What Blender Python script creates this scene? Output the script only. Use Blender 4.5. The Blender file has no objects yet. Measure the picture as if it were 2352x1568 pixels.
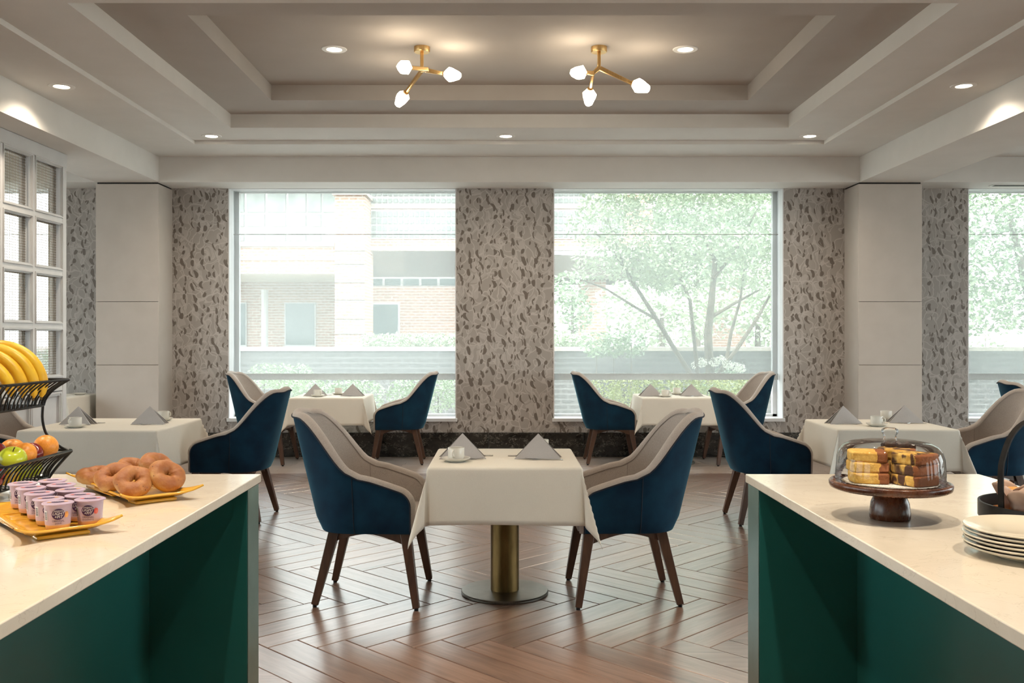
import bpy, math, random
from math import sin, cos, pi, sqrt, radians, atan2, hypot
from mathutils import Vector, Matrix
random.seed(7)
scene = bpy.context.scene
COL = scene.collection

# ------------------------------------------------------------------ camera
F_PX, CX, CY, CAMZ = 2150.0, 1156.0, 770.0, 1.41
cam_d = bpy.data.cameras.new('camera')
cam_d.sensor_width = 36.0
cam_d.lens = 36.0 * F_PX / 2352.0
cam_d.shift_x = (1176.0 - CX) / 2352.0
cam_d.shift_y = (CY - 784.0) / 2352.0
cam_d.clip_end = 300
cam = bpy.data.objects.new('camera', cam_d)
cam.location = (0, 0, CAMZ)
cam.rotation_euler = (radians(90), 0, 0)
COL.objects.link(cam)
scene.camera = cam

# ------------------------------------------------------------------ world, sun, exposure
world = bpy.data.worlds.new('sky'); scene.world = world
world.use_nodes = True
wbg = world.node_tree.nodes['Background']
wbg.inputs[0].default_value = (0.94, 0.975, 1.0, 1)
wbg.inputs[1].default_value = 6.4
sun_d = bpy.data.lights.new('sun', 'SUN')
sun_d.energy = 4.6; sun_d.angle = radians(0.6); sun_d.color = (1.0, 0.95, 0.86)
sun = bpy.data.objects.new('sun', sun_d)
sun.rotation_euler = Vector((0.30, 0.62, -0.72)).to_track_quat('-Z', 'Y').to_euler()
COL.objects.link(sun)
scene.view_settings.view_transform = 'Standard'
scene.view_settings.look = 'None'
scene.view_settings.exposure = 0.40
scene.view_settings.gamma = 1.0
scene.view_settings.use_curve_mapping = False
scene.cycles.max_bounces = 6
scene.cycles.diffuse_bounces = 3
scene.cycles.glossy_bounces = 3
scene.cycles.transparent_max_bounces = 10
scene.cycles.use_adaptive_sampling = True
scene.cycles.adaptive_threshold = 0.06
scene.cycles.sample_clamp_indirect = 6.0
scene.cycles.caustics_reflective = False
scene.cycles.caustics_refractive = False
try:
    scene.cycles.use_denoising = True
except Exception:
    pass
SPOT_W = 60.0        # watts of one ceiling downlight
LENS_E = 14.0
GEM_E = 22.0
WARM = (1.0, 0.86, 0.68)

# ------------------------------------------------------------------ materials
MATS = {}
def nmat(name, base=(0.8, 0.8, 0.8), rough=0.5, metal=0.0, **kw):
    m = bpy.data.materials.new(name); m.use_nodes = True
    b = m.node_tree.nodes['Principled BSDF']
    b.inputs['Base Color'].default_value = (*base, 1)
    b.inputs['Roughness'].default_value = rough
    b.inputs['Metallic'].default_value = metal
    for k, v in kw.items():
        b.inputs[k.replace('_', ' ')].default_value = v
    MATS[name] = m
    return m, m.node_tree, b
def nd(nt, typ, **props):
    n = nt.nodes.new(typ)
    for k, v in props.items():
        setattr(n, k, v)
    return n
def L(nt, a, b): nt.links.new(a, b)
def val(nt, op, a, b=None, c=None, clamp=False):
    n = nt.nodes.new('ShaderNodeMath'); n.operation = op; n.use_clamp = clamp
    for i, x in enumerate((a, b, c)):
        if x is None: continue
        if isinstance(x, (int, float)): n.inputs[i].default_value = x
        else: L(nt, x, n.inputs[i])
    return n.outputs[0]
def mixc(nt, fac, a, b):
    n = nt.nodes.new('ShaderNodeMix'); n.data_type = 'RGBA'
    for i, x in ((0, fac), (6, a), (7, b)):
        if isinstance(x, (int, float)): n.inputs[i].default_value = x
        elif isinstance(x, tuple): n.inputs[i].default_value = (*x, 1) if len(x) == 3 else x
        else: L(nt, x, n.inputs[i])
    return n.outputs[2]
def objco(nt, scale=(1, 1, 1), rand=False):
    tc = nd(nt, 'ShaderNodeTexCoord'); mp = nd(nt, 'ShaderNodeMapping')
    mp.inputs['Scale'].default_value = scale
    src = tc.outputs['Object']
    if rand:
        oi = nd(nt, 'ShaderNodeObjectInfo')
        c = nd(nt, 'ShaderNodeVectorMath', operation='MULTIPLY_ADD')
        cb = nd(nt, 'ShaderNodeCombineXYZ')
        for i in range(3): L(nt, oi.outputs['Random'], cb.inputs[i])
        L(nt, cb.outputs[0], c.inputs[0]); c.inputs[1].default_value = (37, 53, 19); L(nt, src, c.inputs[2])
        src = c.outputs[0]
    L(nt, src, mp.inputs['Vector'])
    return mp.outputs[0]
def noise(nt, vec, scale, detail=3, rough=0.55, dist=0.0):
    n = nd(nt, 'ShaderNodeTexNoise')
    n.inputs['Scale'].default_value = scale; n.inputs['Detail'].default_value = detail
    n.inputs['Roughness'].default_value = rough; n.inputs['Distortion'].default_value = dist
    if vec is not None: L(nt, vec, n.inputs['Vector'])
    return n
def ramp(nt, fac, stops):
    r = nd(nt, 'ShaderNodeValToRGB')
    els = r.color_ramp.elements
    while len(els) < len(stops): els.new(0.5)
    for e, (p, c) in zip(els, stops):
        e.position = p; e.color = (*c, 1) if len(c) == 3 else c
    L(nt, fac, r.inputs[0])
    return r.outputs[0]
def bump(nt, b, h, strength=0.2, dist=0.002):
    n = nd(nt, 'ShaderNodeBump'); n.inputs['Strength'].default_value = strength; n.inputs['Distance'].default_value = dist
    L(nt, h, n.inputs['Height']); L(nt, n.outputs[0], b.inputs['Normal'])
def mottled(name, c1, c2, scale=(1, 1, 1), nscale=20, rough=0.5, metal=0, bmp=0.0, detail=3, lo=0.35, hi=0.65, rand=False, **kw):
    m, nt, b = nmat(name, c1, rough, metal, **kw)
    n = noise(nt, objco(nt, scale, rand), nscale, detail)
    L(nt, ramp(nt, n.outputs[0], [(lo, c1), (hi, c2)]), b.inputs['Base Color'])
    if bmp: bump(nt, b, n.outputs[0], bmp)
    return m

mottled('ceiling_paint', (0.74, 0.715, 0.68), (0.77, 0.745, 0.71), nscale=3, rough=0.85)
mottled('tray_paint', (0.47, 0.43, 0.395), (0.49, 0.45, 0.415), nscale=3, rough=0.85)  # darker taupe than the ceiling around it
mottled('column_paint', (0.53, 0.478, 0.428), (0.56, 0.506, 0.456), nscale=4, rough=0.6)
mottled('white_paint', (0.60, 0.59, 0.59), (0.66, 0.65, 0.65), nscale=4, rough=0.45)
mottled('sill_paint', (0.72, 0.73, 0.74), (0.78, 0.79, 0.80), nscale=4, rough=0.4)
nmat('dark_gap', (0.02, 0.018, 0.016), 0.8)
mottled('wall_plain', (0.68, 0.66, 0.63), (0.71, 0.69, 0.66), nscale=2, rough=0.8)
mottled('roofing', (0.3, 0.3, 0.3), (0.36, 0.35, 0.34), nscale=2, rough=0.9)

# wallpaper: overlapping loops in taupe with dark interstices
m, nt, b = nmat('wallpaper', (0.4, 0.36, 0.33), 0.55)
tc = nd(nt, 'ShaderNodeTexCoord'); sx = nd(nt, 'ShaderNodeSeparateXYZ'); L(nt, tc.outputs['Object'], sx.inputs[0])
cb = nd(nt, 'ShaderNodeCombineXYZ')
L(nt, val(nt, 'ADD', sx.outputs[0], val(nt, 'MULTIPLY', sx.outputs[1], 0.9)), cb.inputs[0]); L(nt, sx.outputs[2], cb.inputs[1])
nz = noise(nt, cb.outputs[0], 4.6, 1.5)
vm = nd(nt, 'ShaderNodeVectorMath', operation='SUBTRACT'); L(nt, nz.outputs['Color'], vm.inputs[0]); vm.inputs[1].default_value = (0.5, 0.5, 0.5)
va = nd(nt, 'ShaderNodeVectorMath', operation='MULTIPLY_ADD'); L(nt, vm.outputs[0], va.inputs[0]); va.inputs[1].default_value = (0.26, 0.24, 0); L(nt, cb.outputs[0], va.inputs[2])
def vor(vec, scale, stretch, feature):
    mp = nd(nt, 'ShaderNodeMapping'); mp.inputs['Scale'].default_value = stretch; L(nt, vec, mp.inputs[0])
    v = nd(nt, 'ShaderNodeTexVoronoi', voronoi_dimensions='2D', feature=feature)
    v.inputs['Scale'].default_value = scale; L(nt, mp.outputs[0], v.inputs['Vector'])
    return v
v1 = vor(va.outputs[0], 10.0, (1.4, 0.70, 1), 'F1'); v1e = vor(va.outputs[0], 10.0, (1.4, 0.70, 1), 'DISTANCE_TO_EDGE')
v2 = vor(va.outputs[0], 7.0, (1.2, 0.8, 1), 'F1'); v2e = vor(va.outputs[0], 6.0, (1.3, 0.8, 1), 'DISTANCE_TO_EDGE')
sc1 = nd(nt, 'ShaderNodeSeparateColor'); L(nt, v1.outputs['Color'], sc1.inputs[0])
nzs = noise(nt, cb.outputs[0], 9.0, 1.0)
vs_ = nd(nt, 'ShaderNodeVectorMath', operation='SUBTRACT'); L(nt, nzs.outputs['Color'], vs_.inputs[0]); vs_.inputs[1].default_value = (0.5, 0.5, 0.5)
vq = nd(nt, 'ShaderNodeVectorMath', operation='MULTIPLY_ADD'); L(nt, vs_.outputs[0], vq.inputs[0]); vq.inputs[1].default_value = (0.035, 0.035, 0); L(nt, cb.outputs[0], vq.inputs[2])
def lozenges(scale, rnd, keep, aw, ah, off):
    v = nd(nt, 'ShaderNodeTexVoronoi', voronoi_dimensions='2D', feature='F1'); v.inputs['Scale'].default_value = scale; v.inputs['Randomness'].default_value = rnd
    ad = nd(nt, 'ShaderNodeVectorMath', operation='ADD'); L(nt, vq.outputs[0], ad.inputs[0]); ad.inputs[1].default_value = (off, off * 1.7, 0)
    L(nt, ad.outputs[0], v.inputs['Vector'])
    d_ = nd(nt, 'ShaderNodeVectorMath', operation='SUBTRACT'); L(nt, ad.outputs[0], d_.inputs[0]); L(nt, v.outputs['Position'], d_.inputs[1])
    sp_ = nd(nt, 'ShaderNodeSeparateXYZ'); L(nt, d_.outputs[0], sp_.inputs[0]); cc = nd(nt, 'ShaderNodeSeparateColor'); L(nt, v.outputs['Color'], cc.inputs[0])
    bend = val(nt, 'MULTIPLY_ADD', cc.outputs[0], 26.0, -13.0)
    x_ = val(nt, 'ADD', sp_.outputs[0], val(nt, 'MULTIPLY', bend, val(nt, 'MULTIPLY', sp_.outputs[1], sp_.outputs[1])))
    x_ = val(nt, 'ADD', x_, val(nt, 'MULTIPLY', sp_.outputs[1], val(nt, 'MULTIPLY_ADD', cc.outputs[2], 0.8, -0.4)))
    wd = val(nt, 'MULTIPLY_ADD', cc.outputs[1], aw, aw * 0.45)
    e_ = val(nt, 'ADD', val(nt, 'POWER', val(nt, 'ABSOLUTE', val(nt, 'DIVIDE', x_, wd)), 2.6), val(nt, 'POWER', val(nt, 'ABSOLUTE', val(nt, 'DIVIDE', sp_.outputs[1], val(nt, 'MULTIPLY_ADD', cc.outputs[2], ah, ah * 0.55))), 2.2))
    return val(nt, 'MULTIPLY', val(nt, 'LESS_THAN', e_, 1.0), val(nt, 'LESS_THAN', cc.outputs[1], keep))
dark = val(nt, 'MAXIMUM', lozenges(7.8, 0.85, 0.92, 0.0170, 0.034, 0.0), lozenges(10.5, 0.9, 0.62, 0.012, 0.025, 3.37))
mid = val(nt, 'MULTIPLY', val(nt, 'GREATER_THAN', sc1.outputs[1], 0.60), val(nt, 'GREATER_THAN', v1e.outputs['Distance'], 0.09))
ring_ = val(nt, 'LESS_THAN', val(nt, 'ABSOLUTE', val(nt, 'SUBTRACT', v2.outputs['Distance'], 0.42)), 0.03)
line = val(nt, 'LESS_THAN', v2e.outputs['Distance'], 0.035)
c = mixc(nt, mid, (0.375, 0.34, 0.31), (0.45, 0.415, 0.385))
c = mixc(nt, val(nt, 'MULTIPLY', val(nt, 'MAXIMUM', ring_, line), 0.85), c, (0.52, 0.485, 0.455))
c = mixc(nt, dark, c, (0.165, 0.137, 0.116))
L(nt, c, b.inputs['Base Color'])

# dark veined stone
m, nt, b = nmat('dark_stone', (0.02, 0.02, 0.02), 0.22)
co = objco(nt, (1, 1, 1.6), True)
nz = noise(nt, co, 5, 4, 0.6, 1.5)
vv = nd(nt, 'ShaderNodeVectorMath', operation='MULTIPLY_ADD'); L(nt, nz.outputs['Color'], vv.inputs[0]); vv.inputs[1].default_value = (0.35, 0.35, 0.35); L(nt, co, vv.inputs[2])
ve = nd(nt, 'ShaderNodeTexVoronoi', feature='DISTANCE_TO_EDGE'); ve.inputs['Scale'].default_value = 13; L(nt, vv.outputs[0], ve.inputs['Vector'])
vein = val(nt, 'MULTIPLY', val(nt, 'LESS_THAN', ve.outputs['Distance'], 0.035), val(nt, 'GREATER_THAN', noise(nt, co, 9, 2).outputs[0], 0.5))
c = ramp(nt, nz.outputs[0], [(0.3, (0.006, 0.006, 0.005)), (0.7, (0.035, 0.032, 0.028))])
L(nt, mixc(nt, val(nt, 'MULTIPLY', vein, 0.8), c, (0.20, 0.19, 0.16)), b.inputs['Base Color'])

# wood
def wood(name, c1, c2, c3, rough=0.35, along=(1.2, 14, 14), rand=True, spec=0.5, bmp=0.06, hue=0.35):
    m, nt, b = nmat(name, c1, rough)
    co = objco(nt, along, rand)
    n1 = noise(nt, co, 2.2, 5, 0.62, 0.6); n2 = noise(nt, co, 14, 2)
    c = ramp(nt, n1.outputs[0], [(0.25, c1), (0.5, c2), (0.75, c3)])
    oi = nd(nt, 'ShaderNodeObjectInfo')
    f = val(nt, 'MULTIPLY_ADD', oi.outputs['Random'], hue, 1 - hue * 0.5)
    hv = nd(nt, 'ShaderNodeHueSaturation'); L(nt, f, hv.inputs['Value']); L(nt, c, hv.inputs['Color'])
    L(nt, hv.outputs[0], b.inputs['Base Color'])
    b.inputs['Specular IOR Level'].default_value = spec
    r = val(nt, 'MULTIPLY_ADD', n2.outputs[0], 0.14, rough - 0.05); L(nt, r, b.inputs['Roughness'])
    if bmp: bump(nt, b, n1.outputs[0], bmp, 0.003)
    if spec > 0.9:
        b.inputs['Coat Weight'].default_value = 0.6; b.inputs['Coat Roughness'].default_value = 0.22; b.inputs['Coat IOR'].default_value = 1.6
    return m
wood('plank_wood', (0.115, 0.062, 0.042), (0.20, 0.115, 0.080), (0.28, 0.170, 0.122), 0.30, spec=1.0)
wood('border_wood', (0.38, 0.29, 0.23), (0.48, 0.37, 0.30), (0.56, 0.45, 0.37), 0.36, spec=1.0)  # paler border planks; some window reflection put into the colour
wood('leg_wood', (0.046, 0.020, 0.012), (0.075, 0.034, 0.019), (0.11, 0.05, 0.027), 0.38, along=(14, 14, 1.5))
wood('stand_wood', (0.028, 0.008, 0.004), (0.075, 0.024, 0.010), (0.15, 0.055, 0.020), 0.25, along=(9, 1.0, 5), hue=0, bmp=0)
wood('tray_wood', (0.16, 0.06, 0.022), (0.26, 0.105, 0.04), (0.34, 0.15, 0.06), 0.25, along=(2, 12, 12), hue=0)
nmat('grout', (0.022, 0.015, 0.012), 0.9)

# fabrics
m, nt, b = nmat('navy_velvet', (0.004, 0.020, 0.048), 0.8)
n = noise(nt, objco(nt, (1, 1, 1), True), 7, 3)
L(nt, ramp(nt, n.outputs[0], [(0.3, (0.003, 0.016, 0.037)), (0.7, (0.006, 0.037, 0.070))]), b.inputs['Base Color'])
b.inputs['Sheen Weight'].default_value = 0.9; b.inputs['Sheen Roughness'].default_value = 0.30; b.inputs['Sheen Tint'].default_value = (0.15, 0.43, 0.60, 1)
b.inputs['Specular IOR Level'].default_value = 0.15
m, nt, b = nmat('navy_piping', (0.003, 0.008, 0.020), 0.7)
def weave(name, c1, c2, sc=900, rough=0.85, sheen=0.2, bmp=0.15):
    m, nt, b = nmat(name, c1, rough)
    co = objco(nt)
    n = noise(nt, co, sc, 1); n2 = noise(nt, co, 6, 2)
    f = val(nt, 'ADD', val(nt, 'MULTIPLY', n.outputs[0], 0.7), val(nt, 'MULTIPLY', n2.outputs[0], 0.3))
    L(nt, ramp(nt, f, [(0.38, c1), (0.62, c2)]), b.inputs['Base Color'])
    b.inputs['Sheen Weight'].default_value = sheen; b.inputs['Specular IOR Level'].default_value = 0.2
    bump(nt, b, n.outputs[0], bmp, 0.001)
    return m
weave('taupe_fabric', (0.36, 0.31, 0.275), (0.49, 0.43, 0.385), 420)
weave('taupe_seam', (0.26, 0.22, 0.19), (0.32, 0.27, 0.24), 420)
weave('cream_cloth', (0.72, 0.675, 0.59), (0.78, 0.735, 0.645), 600, sheen=0.05, bmp=0.08)
weave('grey_napkin', (0.40, 0.38, 0.375), (0.50, 0.48, 0.475), 700, sheen=0.1, bmp=0.1)

# metals
def brushed(name, c1, c2, rough, sc=(30, 30, 1.5)):
    m, nt, b = nmat(name, c1, rough, 1.0)
    n = noise(nt, objco(nt, sc), 4, 3)
    L(nt, ramp(nt, n.outputs[0], [(0.3, c1), (0.7, c2)]), b.inputs['Base Color'])
    L(nt, val(nt, 'MULTIPLY_ADD', n.outputs[0], 0.12, rough - 0.06), b.inputs['Roughness'])
brushed('bronze', (0.10, 0.064, 0.024), (0.165, 0.108, 0.042), 0.42, (6, 6, 1.5))
brushed('dark_bronze', (0.16, 0.15, 0.13), (0.22, 0.205, 0.18), 0.34, (8, 8, 8))
brushed('brass', (0.62, 0.40, 0.16), (0.72, 0.48, 0.22), 0.34)
brushed('edge_metal', (0.26, 0.40, 0.38), (0.32, 0.47, 0.45), 0.34, (3, 3, 3))  # stands for light reflected by the counter's laminate edge
brushed('steel', (0.55, 0.55, 0.55), (0.68, 0.68, 0.68), 0.22)
brushed('mesh_metal', (0.22, 0.16, 0.10), (0.32, 0.24, 0.16), 0.4)
mottled('black_wire', (0.004, 0.004, 0.0045), (0.007, 0.007, 0.008), nscale=30, rough=0.33, Specular_IOR_Level=0.3)
mottled('black_iron', (0.006, 0.005, 0.0045), (0.012, 0.010, 0.009), nscale=60, rough=0.5, Specular_IOR_Level=0.25)

# china, counters
mottled('white_china', (0.74, 0.72, 0.66), (0.77, 0.75, 0.69), nscale=3, rough=0.14)
mottled('cream_china', (0.66, 0.60, 0.48), (0.69, 0.63, 0.51), nscale=3, rough=0.10)
mottled('yellow_glaze', (0.66, 0.34, 0.035), (0.72, 0.39, 0.05), nscale=5, rough=0.16)
mottled('green_laminate', (0.018, 0.130, 0.118), (0.020, 0.145, 0.132), nscale=2, rough=0.30)
m, nt, b = nmat('quartz', (0.72, 0.64, 0.52), 0.13)
co = objco(nt)
n1 = noise(nt, co, 6, 5, 0.6, 1.2); n2 = noise(nt, co, 220, 2)
vn = val(nt, 'LESS_THAN', val(nt, 'ABSOLUTE', val(nt, 'SUBTRACT', noise(nt, co, 4.2, 4, 0.6, 2.0).outputs[0], 0.5)), 0.006)
c = ramp(nt, n1.outputs[0], [(0.3, (0.66, 0.585, 0.475)), (0.7, (0.73, 0.655, 0.545))])
c = mixc(nt, val(nt, 'MULTIPLY', vn, 0.30), c, (0.45, 0.38, 0.30))
L(nt, mixc(nt, val(nt, 'MULTIPLY', n2.outputs[0], 0.12), c, (0.9, 0.86, 0.78)), b.inputs['Base Color'])

# lamps
def emis(name, col, e):
    m, nt, b = nmat(name, col, 0.4)
    b.inputs['Emission Color'].default_value = (*col, 1); b.inputs['Emission Strength'].default_value = e
emis('lamp_lens', (1.0, 0.86, 0.66), LENS_E)
emis('gem_lamp', (1.0, 0.84, 0.62), GEM_E)
nmat('lamp_trim', (0.82, 0.80, 0.77), 0.4)

# thin glass, shade cloth
def thin_glass(name, tint, refl=1.0, blend=0.12, rough=0.01):
    m = bpy.data.materials.new(name); m.use_nodes = True; nt = m.node_tree; nt.nodes.clear(); MATS[name] = m
    out = nd(nt, 'ShaderNodeOutputMaterial'); t = nd(nt, 'ShaderNodeBsdfTransparent'); g = nd(nt, 'ShaderNodeBsdfGlossy')
    t.inputs[0].default_value = (*tint, 1); g.inputs['Roughness'].default_value = rough
    fr = nd(nt, 'ShaderNodeLayerWeight'); fr.inputs[0].default_value = blend
    mx = nd(nt, 'ShaderNodeMixShader'); L(nt, val(nt, 'MULTIPLY', fr.outputs['Fresnel'], refl, clamp=True), mx.inputs[0])
    L(nt, t.outputs[0], mx.inputs[1]); L(nt, g.outputs[0], mx.inputs[2]); L(nt, mx.outputs[0], out.inputs[0])
thin_glass('dome_glass', (0.985, 0.985, 0.98), 0.9, 0.24)
thin_glass('window_glass', (0.93, 0.96, 0.95), 0.35, 0.10)
thin_glass('hazy_glass', (0.93, 0.96, 0.95), 0.35, 0.10)
nt = MATS['hazy_glass'].node_tree; out = [n for n in nt.nodes if n.type == 'OUTPUT_MATERIAL'][0]; src = out.inputs[0].links[0].from_socket
tl = nd(nt, 'ShaderNodeBsdfTranslucent'); tl.inputs[0].default_value = (0.72, 0.78, 0.75, 1); mx = nd(nt, 'ShaderNodeMixShader'); mx.inputs[0].default_value = 0.07
L(nt, src, mx.inputs[1]); L(nt, tl.outputs[0], mx.inputs[2]); L(nt, mx.outputs[0], out.inputs[0])
m = bpy.data.materials.new('shade_cloth'); m.use_nodes = True; nt = m.node_tree; nt.nodes.clear(); MATS['shade_cloth'] = m
out = nd(nt, 'ShaderNodeOutputMaterial'); t = nd(nt, 'ShaderNodeBsdfTransparent'); t.inputs[0].default_value = (1, 1, 1, 1)
tl = nd(nt, 'ShaderNodeBsdfTranslucent'); tl.inputs[0].default_value = (0.28, 0.295, 0.292, 1)
df = nd(nt, 'ShaderNodeBsdfDiffuse'); df.inputs[0].default_value = (0.20, 0.20, 0.195, 1)
m1 = nd(nt, 'ShaderNodeMixShader'); m1.inputs[0].default_value = 0.15; L(nt, tl.outputs[0], m1.inputs[1]); L(nt, df.outputs[0], m1.inputs[2])
m2 = nd(nt, 'ShaderNodeMixShader'); m2.inputs[0].default_value = 0.47; L(nt, t.outputs[0], m2.inputs[1]); L(nt, m1.outputs[0], m2.inputs[2])
L(nt, m2.outputs[0], out.inputs[0])
m = bpy.data.materials.new('hem_cloth'); m.use_nodes = True; nt = m.node_tree; nt.nodes.clear(); MATS['hem_cloth'] = m
out = nd(nt, 'ShaderNodeOutputMaterial'); tl = nd(nt, 'ShaderNodeBsdfTranslucent'); df = nd(nt, 'ShaderNodeBsdfDiffuse'); mx = nd(nt, 'ShaderNodeMixShader'); mx.inputs[0].default_value = 0.45
L(nt, ramp(nt, noise(nt, objco(nt), 40, 2).outputs[0], [(0.3, (0.55, 0.56, 0.55)), (0.7, (0.62, 0.63, 0.62))]), tl.inputs[0]); df.inputs[0].default_value = (0.66, 0.66, 0.65, 1)
L(nt, tl.outputs[0], mx.inputs[1]); L(nt, df.outputs[0], mx.inputs[2]); L(nt, mx.outputs[0], out.inputs[0])

# food
mottled('banana_peel', (0.68, 0.36, 0.015), (0.78, 0.50, 0.03), nscale=14, rough=0.42, rand=True)
mottled('banana_tip', (0.06, 0.035, 0.012), (0.14, 0.09, 0.02), nscale=40, rough=0.6)
mottled('green_apple_skin', (0.40, 0.50, 0.015), (0.55, 0.58, 0.05), nscale=9, rough=0.22, rand=True)
mottled('red_apple_skin', (0.13, 0.008, 0.012), (0.26, 0.035, 0.03), scale=(3, 3, 1), nscale=6, rough=0.2, rand=True)
mottled('orange_peel', (0.70, 0.25, 0.025), (0.78, 0.31, 0.04), nscale=160, rough=0.40, bmp=0.4, rand=True)
mottled('stem_brown', (0.05, 0.03, 0.012), (0.09, 0.05, 0.02), nscale=30, rough=0.7)
m, nt, b = nmat('bagel_crust', (0.4, 0.2, 0.07), 0.55)
co = objco(nt, (1, 1, 1), True); g = nd(nt, 'ShaderNodeTexCoord'); s = nd(nt, 'ShaderNodeSeparateXYZ'); L(nt, g.outputs['Object'], s.inputs[0])
hgt = val(nt, 'MULTIPLY_ADD', s.outputs[2], 22, 0.42)
hn = val(nt, 'ADD', hgt, val(nt, 'MULTIPLY_ADD', noise(nt, co, 30, 5).outputs[0], 1.3, -0.65))
c = ramp(nt, hn, [(0.0, (0.50, 0.28, 0.10)), (0.35, (0.56, 0.32, 0.12)), (0.65, (0.40, 0.165, 0.048)), (1.0, (0.30, 0.10, 0.028))])
sp = nd(nt, 'ShaderNodeTexVoronoi'); sp.inputs['Scale'].default_value = 105; L(nt, co, sp.inputs['Vector'])
sps = nd(nt, 'ShaderNodeSeparateColor'); L(nt, sp.outputs['Color'], sps.inputs[0])
fl = val(nt, 'MULTIPLY', val(nt, 'LESS_THAN', sp.outputs['Distance'], 0.17), val(nt, 'GREATER_THAN', sps.outputs[0], 0.82))
L(nt, mixc(nt, fl, c, (0.07, 0.028, 0.012)), b.inputs['Base Color'])
bump(nt, b, noise(nt, co, 70, 5).outputs[0], 0.7, 0.004)
def cake(name, choc):
    m, nt, b = nmat(name, (0.7, 0.42, 0.1), 0.8)
    co = objco(nt, (1, 1, 1), True); g = nd(nt, 'ShaderNodeTexCoord'); s = nd(nt, 'ShaderNodeSeparateXYZ'); L(nt, g.outputs['Object'], s.inputs[0])
    n1 = noise(nt, co, 60, 4)
    c = ramp(nt, n1.outputs[0], [(0.35, (0.62, 0.33, 0.055)), (0.65, (0.78, 0.50, 0.13))])
    if choc:
        sw = noise(nt, objco(nt, (1, 1.6, 0.5), True), 17, 2, 0.5, 1.4)
        c = mixc(nt, ramp(nt, sw.outputs[0], [(0.43, (0, 0, 0)), (0.50, (1, 1, 1))]), c, (0.085, 0.034, 0.016))
    crust = val(nt, 'GREATER_THAN', val(nt, 'ADD', s.outputs[0], val(nt, 'MULTIPLY_ADD', n1.outputs[0], 0.03, -0.015)), 0.040 if choc else 0.022)
    L(nt, mixc(nt, crust, c, (0.26, 0.085, 0.026)), b.inputs['Base Color'])
    bump(nt, b, noise(nt, co, 130, 3).outputs[0], 0.6, 0.004)
cake('yellow_cake', False); cake('marble_cake', True)
mottled('choc_glaze', (0.035, 0.013, 0.007), (0.07, 0.028, 0.014), nscale=80, rough=0.4, bmp=0.5)
mottled('muffin_crumb', (0.52, 0.24, 0.055), (0.68, 0.36, 0.10), nscale=60, rough=0.7, bmp=0.5)
mottled('muffin_paper', (0.36, 0.23, 0.17), (0.52, 0.38, 0.30), nscale=12, rough=0.7)
mottled('croissant_crust', (0.26, 0.085, 0.022), (0.48, 0.20, 0.055), scale=(4, 1, 1), nscale=22, rough=0.4, bmp=0.4)
m, nt, b = nmat('doily_paper', (0.78, 0.76, 0.72), 0.8)
v = nd(nt, 'ShaderNodeTexVoronoi'); v.inputs['Scale'].default_value = 190; L(nt, objco(nt), v.inputs['Vector'])
L(nt, mixc(nt, val(nt, 'LESS_THAN', v.outputs['Distance'], 0.27), (0.78, 0.76, 0.72), (0.20, 0.12, 0.08)), b.inputs['Base Color'])
mottled('lilac_plastic', (0.50, 0.39, 0.50), (0.54, 0.43, 0.54), nscale=8, rough=0.35)
mottled('lilac_foil', (0.46, 0.34, 0.46), (0.53, 0.41, 0.52), nscale=30, rough=0.3)
nmat('yogurt_peach', (0.72, 0.45, 0.24), 0.35); nmat('yogurt_berry', (0.68, 0.42, 0.36), 0.35)
nmat('purple_print', (0.045, 0.010, 0.075), 0.4); nmat('white_print', (0.8, 0.78, 0.78), 0.4); nmat('black_print', (0.015, 0.013, 0.015), 0.5)
mottled('peach_print', (0.75, 0.30, 0.08), (0.85, 0.45, 0.15), nscale=120, rough=0.4)
mottled('berry_print', (0.60, 0.06, 0.05), (0.75, 0.22, 0.18), nscale=120, rough=0.4)

# exterior
def brickmat(name, c1, c2, mortar, sc):
    m, nt, b = nmat(name, c1, 0.85)
    tc = nd(nt, 'ShaderNodeTexCoord'); s = nd(nt, 'ShaderNodeSeparateXYZ'); L(nt, tc.outputs['Object'], s.inputs[0])
    cbn = nd(nt, 'ShaderNodeCombineXYZ'); L(nt, val(nt, 'ADD', s.outputs[0], s.outputs[1]), cbn.inputs[0]); L(nt, s.outputs[2], cbn.inputs[1])
    br = nd(nt, 'ShaderNodeTexBrick'); L(nt, cbn.outputs[0], br.inputs['Vector'])
    br.inputs['Color1'].default_value = (*c1, 1); br.inputs['Color2'].default_value = (*c2, 1); br.inputs['Mortar'].default_value = (*mortar, 1)
    br.inputs['Scale'].default_value = 1.0; br.inputs['Brick Width'].default_value = sc; br.inputs['Row Height'].default_value = sc * 0.36
    br.inputs['Mortar Size'].default_value = sc * 0.06
    L(nt, br.outputs[0], b.inputs['Base Color'])
brickmat('orange_brick', (0.36, 0.19, 0.125), (0.46, 0.255, 0.17), (0.56, 0.51, 0.45), 0.24)
brickmat('dark_brick', (0.085, 0.085, 0.085), (0.11, 0.105, 0.105), (0.16, 0.16, 0.16), 0.24)
mottled('stone_trim', (0.50, 0.45, 0.39), (0.57, 0.52, 0.46), nscale=3, rough=0.8)
mottled('soffit_paint', (0.70, 0.63, 0.52), (0.74, 0.67, 0.56), nscale=3, rough=0.8)
mottled('ext_white', (0.56, 0.56, 0.55), (0.62, 0.62, 0.61), nscale=3, rough=0.6)
mottled('ext_glass', (0.05, 0.08, 0.08), (0.10, 0.14, 0.14), nscale=0.7, rough=0.08)
mottled('block_glass', (0.14, 0.16, 0.148), (0.21, 0.225, 0.21), nscale=2, rough=0.12)
mottled('ext_dark', (0.09, 0.075, 0.06), (0.12, 0.10, 0.085), nscale=2, rough=0.8)
mottled('bark', (0.10, 0.08, 0.06), (0.17, 0.14, 0.11), nscale=12, rough=0.9)
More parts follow.
